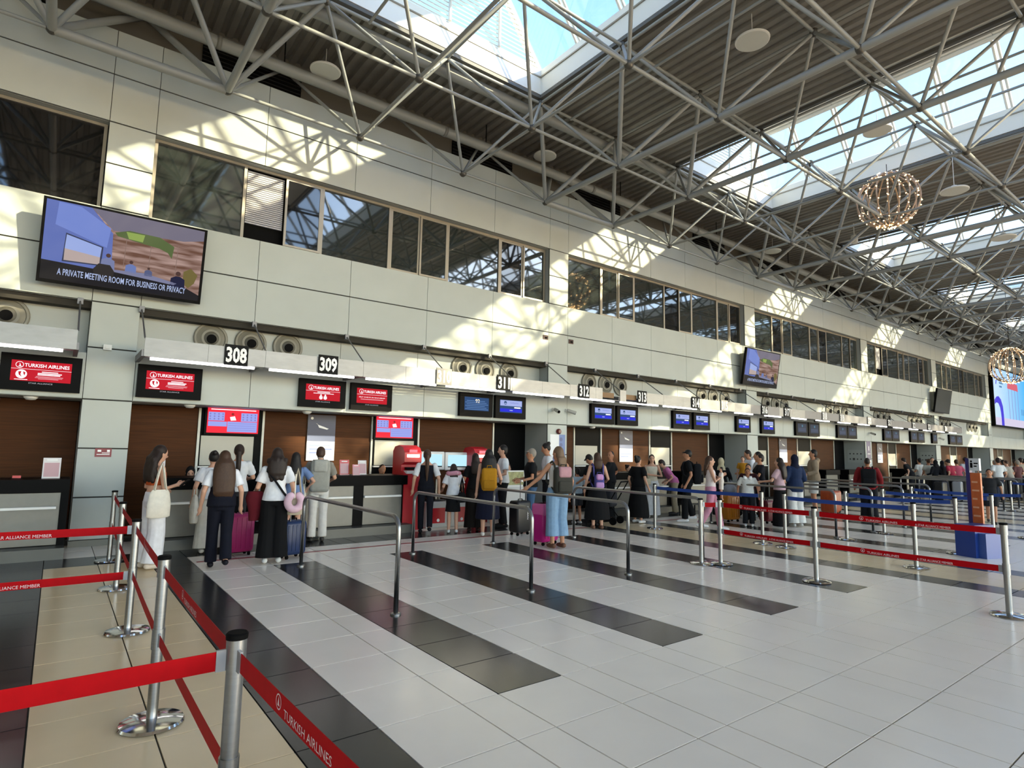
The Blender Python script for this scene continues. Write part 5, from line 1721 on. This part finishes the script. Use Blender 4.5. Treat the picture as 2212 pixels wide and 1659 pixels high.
p, i = person('man in black cap and black clothes with white shoes', 12.56, 9.18, 1.77, 42, 'b', ('cap', 'black'), ('tee', '#101114'), ('pants', '#101113'), '#dcdcdc', ('loose', 'loose'), fem=False, lod=1, stride=.1)
backpack(p, i, 'black backpack worn by the man in the black cap', '#15161a', .34, .50, .2, zc=1.14)
# woman with baby
p, i = person('woman in white tank and pink trousers carrying a baby', 11.75, 7.98, 1.63, -138, 'a', ('long', 'brown', .34), ('tank', '#d9cdcb'), ('pants', '#c58ba0'), '#d6d6d6', ('hold', 'hold'), stride=.24, lod=0, face=True)
q = at(p, i['U']((.02, .24, .98)))
person('baby in white held by the woman in pink trousers', q.x, q.y, .74, 42, 'a', ('short', 'dark'), ('tee', '#d5cbc2'), ('shorts', '#d5cbc2'), None, ('hold', 'hold'), lod=1, z0=q.z-.28)
person('woman in beige headscarf and black top', 14.1, 9.24, 1.58, -55, 'a', ('hijab', '#b9ae90'), ('long', '#131316'), ('skirt', '#131316', .1, .27), '#222222', ('carry', 'carry'), lod=1)
person('toddler in a mustard shirt near the white hoodie', 14.9, 9.1, 1.08, 120, 'a', ('short', 'brown'), ('tee', '#b07a1e'), ('pants', '#8d8a84'), '#d0d0d0', ('down', 'down'), lod=1, z0=.55)
t = thing('baggage_trolley', 'steel baggage trolley carrying the toddler', 'trolley', (14.9, 9.1, 0))
piece('platform', STEEL, t, -.3, .3, -.4, .4, .18, .23)
piece('load', cloth('#2d3038'), t, -.26, .26, -.3, .3, .23, .55)
for sx in (-.28, .28):
    MB().tube([(sx, -.4, .2), (sx, -.46, 1.0)], .016, 6).build('upright', STEEL, t)
    for sy in (-.3, .3):
        MB().lathe([(.08, -.015), (.08, .015)], 14, (sx, sy, .08), axis='X').build('wheel', BLACKM, t)
MB().tube([(-.28, -.46, 1.0), (.28, -.46, 1.0)], .018, 8).build('push_bar', BLACKM, t)
suitcase(13.65, 8.72, -8, 'mustard yellow suitcase behind the red belt', '#b06a0f', .46, .60, .28)
t = thing('plastic_bag', 'crumpled grey plastic bag on the yellow suitcase', 'bag', (13.65, 8.72, .70))
MB().ell((0, 0, .10), (.24, .16, .13), 12, 8).ell((.08, .02, .2), (.12, .1, .1), 10, 6).build('sack', cloth('#878c96'), t, smooth=True)
MB().tube([(.05, 0, .25), (.06, 0, .34), (.12, 0, .26)], .012, 6).build('handles', cloth('#878c96'), t, smooth=True)
p, i = person('tall man in white hooded top looking down', 16.4, 9.8, 1.82, 46, 'b', ('short', 'dark'), ('hoodie', '#d6d8dd'), ('pants', '#25262b'), '#d0d0d0', ('carry', 'carry'), fem=False, nod=22, fat=1.1, lod=1)
p, i = person('boy in white tee with headphones round his neck', 13.18, 7.93, 1.36, 124, 'c', ('short', 'brown'), ('tee', '#cfcfcb'), ('pants', '#15161a'), '#dedede', ('loose', 'loose'), fem=False, lod=1, face=True)
t = thing('headphones', 'white headphones around the neck of the boy', 'headphones', at(p, i['U']((0, .05, 1.44))), math.radians(124))
MB().tube([(.09*math.cos(a), -.05-.07*math.sin(a), .02) for a in [PI*k/10 for k in range(11)]], .01, 6).build('band', WHITE, t, smooth=True)
for sx in (-.06, .06):
    ball('ear_cup', WHITE, t, (sx, .05, -.02), (.042, .03, .045))
person('boy in dark red behind the boy with headphones', 13.75, 8.25, 1.45, 118, 'b', ('short', 'black'), ('tee', '#33161b'), ('pants', '#191a1f'), '#3a3a3a', ('loose', 'loose'), fem=False, lod=1)
person('man in navy tee stretching his arm towards the boy', 14.55, 8.4, 1.70, 45, 'b', ('short', 'dark'), ('tee', '#14161f'), ('pants', '#16171b'), '#d9d9d9', ('desk', 'desk'), fem=False, lod=1)
person('man with dark hair behind the man in navy', 15.3, 8.9, 1.76, 40, 'b', ('short', 'black'), ('tee', '#c9ccd2'), ('pants', '#1c1d22'), '#d0d0d0', ('carry', 'carry'), fem=False, lod=1)
person('long-haired woman in a black dress with a hand on the rail', 13.50, 7.32, 1.62, 14, 'a', ('straight', 'dark', .42), ('tee', '#b89aa3'), ('skirt', '#0f0f12', .06, .22), '#d0d0d0', ('desk', 'loose'), lod=1)
p, i = person('woman in navy headscarf and white trousers', 14.18, 7.30, 1.70, -28, 'a', ('hijab', '#151a2e'), ('jacket', '#1c2a48'), ('wide', '#d3d3d0'), '#c9c9c6', ('carry', 'carry'), lod=1)
suitcase(13.9, 7.55, 20, 'dark grey suitcase between two women at the rail', '#2b2b30', .40, .55, .26)
suitcase(14.2, 8.05, 0, 'dark red suitcase behind the boy with headphones', '#6d1626', .36, .5, .24)
p, i = person('tall man in beige hooded jacket and white shorts', 17.6, 8.5, 1.86, 36, 'b', ('short', 'black'), ('hoodie', '#8a7a66'), ('shorts', '#c9c7c2'), '#c9c3b9', ('carry', 'carry'), fem=False, lod=1)
suitcase(18.1, 8.3, 80, 'orange suitcase behind the man in beige', '#a0451c', .44, .62, .28)
suitcase(18.75, 8.5, 80, 'orange trunk with black latches by the man in beige', '#9c4a22', .40, .60, .26)
p, i = person('man in red jacket seen from behind with black backpack', 17.75, 7.1, 1.66, -64, 'c', ('bald', 'dark'), ('jacket', '#7b1e22'), ('wide', '#14151a'), '#c9bfb4', ('loose', 'loose'), fem=False, fat=1.28, lod=1, stride=.08)
backpack(p, i, 'black backpack on the man in the red jacket', '#101114', .36, .50, .2, zc=1.14)
p, i = person('boy in dark patterned sportswear walking towards the viewer', 19.6, 4.88, 1.42, 106, 'b', ('short', 'dark'), ('tee', '#26272a'), ('shorts', '#232426'), '#3b3b3b', ('loose', 'loose'), fem=False, stride=.14, lod=1, face=True)
# far crowd
crowd = [(28.2, 9.6, 1.72, 40, '#17181c', 'short', 'man in black leaning on a desk in the far crowd', 25), (29.7, 9.8, 1.66, 20, '#c9cac6', 'short', 'clerk in white shirt in the far crowd, next to the leaning man', 0), (29.2, 9.3, 1.64, -10, '#b6b4a5', 'bun', 'person in pale top with a dark bun in the far crowd', 0),
         (28.7, 8.9, 1.60, 10, '#14151b', 'hijab', 'veiled woman in black left of another one in the far crowd', 0), (29.3, 8.85, 1.58, -10, '#15161d', 'hijab', 'veiled woman in black beside the person in violet', 0), (30.4, 9.0, 1.62, 15, '#6b6f86', 'long', 'person in greyish violet top in the far crowd', 0),
         (29.0, 8.4, 1.66, 25, '#a02f44', 'cap', 'person in crimson shirt in the far crowd', 15), (30.4, 8.6, 1.64, 0, '#b8546a', 'short', 'person in pink shirt in the far crowd', 10), (30.9, 8.5, 1.74, 10, '#aeb6be', 'short', 'tall person in pale blue shirt in the far crowd', 0), (32.7, 8.8, 1.68, -20, '#c4c6c8', 'short', 'person in light grey shirt just left of the orange stand', 0),
         (29.3, 7.0, 1.74, -5, '#d4d6d6', 'short', 'man in white tee right of the orange stand', 0), (32.5, 7.6, 1.66, 10, '#3b3c42', 'long', 'woman with dark hair behind the walking boy', 0), (30.9, 7.0, 1.66, 20, '#9b968c', 'bald', 'grey-haired person in taupe shirt behind the walking boy', 12),
         (33.4, 7.4, 1.68, 0, '#c9c3bb', 'long', 'woman in cream top in the far crowd at the right', 0), (32.0, 7.0, 1.66, 10, '#5c3b3c', 'short', 'person with a dark red top at the right edge crowd', 0), (33.9, 7.3, 1.76, -5, '#a99c88', 'short', 'tall man in beige shirt at the right edge crowd', 0), (35.3, 7.5, 1.72, 5, '#b7b3ab', 'short', 'man in pale patterned shirt at the right edge crowd', 0), (36.6, 7.75, 1.66, 0, '#25262d', 'short', 'person in dark clothes at the very right edge', 0),
         (31.9, 10.0, 1.70, 160, '#1b1e2b', 'short', 'clerk in dark suit behind the far counter', 0), (35.5, 8.6, 1.64, 30, '#8a4a52', 'long', 'woman in dusty red farthest back in the crowd', 0), (37.5, 8.9, 1.7, 0, '#c0bfb8', 'bun', 'person in off-white shirt farthest back in the crowd', 0)]
for k, (x, y, h, yw, c, hs, lb, ln) in enumerate(crowd):
    hc = c if hs == 'hijab' else ['dark', 'black', 'brown', 'dark', 'grey'][k % 5]
    person(lb, x, y, h, yw-35, 'abc'[k % 3], (hs, hc, .3), ('tee' if hs != 'hijab' else 'long', c), ('pants' if hs != 'hijab' else 'skirt', ['#1a1b20', '#2b2f3c', '#3b3a38'][k % 3], .1, .27), '#55534f', ('carry', 'loose') if k % 2 else ('loose', 'carry'), fem=hs in ('long', 'bun', 'hijab'), lean=ln, lod=2, group='far crowd at the desks')
suitcase(28.4, 8.1, 10, 'large grey suitcase in the far queue', '#8c8d92', .5, .72, .3)
suitcase(27.2, 8.3, 0, 'black suitcase in the far queue', '#18181c', .5, .72, .3)
finish_jobs()

# ---- pieces of a part hang under that part
SUBS = {'monitor': {'display': ('logo', 'airline_name', 'rule', 'globe', 'continent', 'text_line', 'notice', 'pictogram_head', 'pictogram_body', 'name_panel', 'logo_wave', 'band', 'emblem')},
        'info_screen': {'display': ('text_line', 'text_card', 'icon', 'figure_head', 'figure_body')},
        'television': {'picture_wood': ('picture_*', 'caption')}, 'advertising_screen': {'display': ('picture_*', 'emblem', 'text_line')},
        'number_sign': {'board': ('number',)}, 'belt': {'webbing': ('lettering', 'bird_mark')},
        'poster': {'sheet': ('print', 'side_band', 'bubble', 'portrait', 'portrait_shoulders', 'night_band', 'dusk_band', 'aircraft', 'logo')},
        'touch_screen': {'frame': ('display', 'task_bar')}, 'kiosk': {'body': ('light_bar', 'badge', 'paper_tray', 'slot')},
        'brochure_holder': {'card': ('print', 'header')}, 'check_in_desk': {'front_panel': ('bag_rail',)}, 'suitcase': {'shell': ('rib', 'carry_handle', 'lettering')},
        'info_stand': {'panel': ('print',), 'top_sign': ('figure_head', 'figure_body', 'text_line')}, 'pendant_lamp': {'shade': ('diffuser',)},
        'air_nozzle': {'bezel': ('ball_jet',)}, 'security_camera': {'body': ('lens',)}, 'backpack': {'sack': ('pocket', 'flap', 'grab_handle')},
        'stanchion': {'pole': ('belt_head', 'cap')}, 'safety_board': {'board': ('pictogram',)}, 'bag_drop_unit': {'body': ('red_label', 'badge')}, 'phone': {'case': ('display',)}}
base = lambda o: o.name.split('.')[0]
kids = {}
for o in list(C.objects):
    if o.parent is not None:
        kids.setdefault(o.parent.name, []).append(o)
for root in [o for o in C.objects if o.parent is None and base(o) in SUBS]:
    ch = kids.get(root.name, [])
    for part, subs in SUBS[base(root)].items():
        ps = [o for o in ch if base(o) == part]
        if not ps:
            continue
        for o in ch:
            n = base(o)
            if o is ps[0] or not any(n == q or (q.endswith('*') and n.startswith(q[:-1])) for q in subs):
                continue
            o.parent = ps[0]
            o.matrix_parent_inverse = ps[0].matrix_basis.inverted()
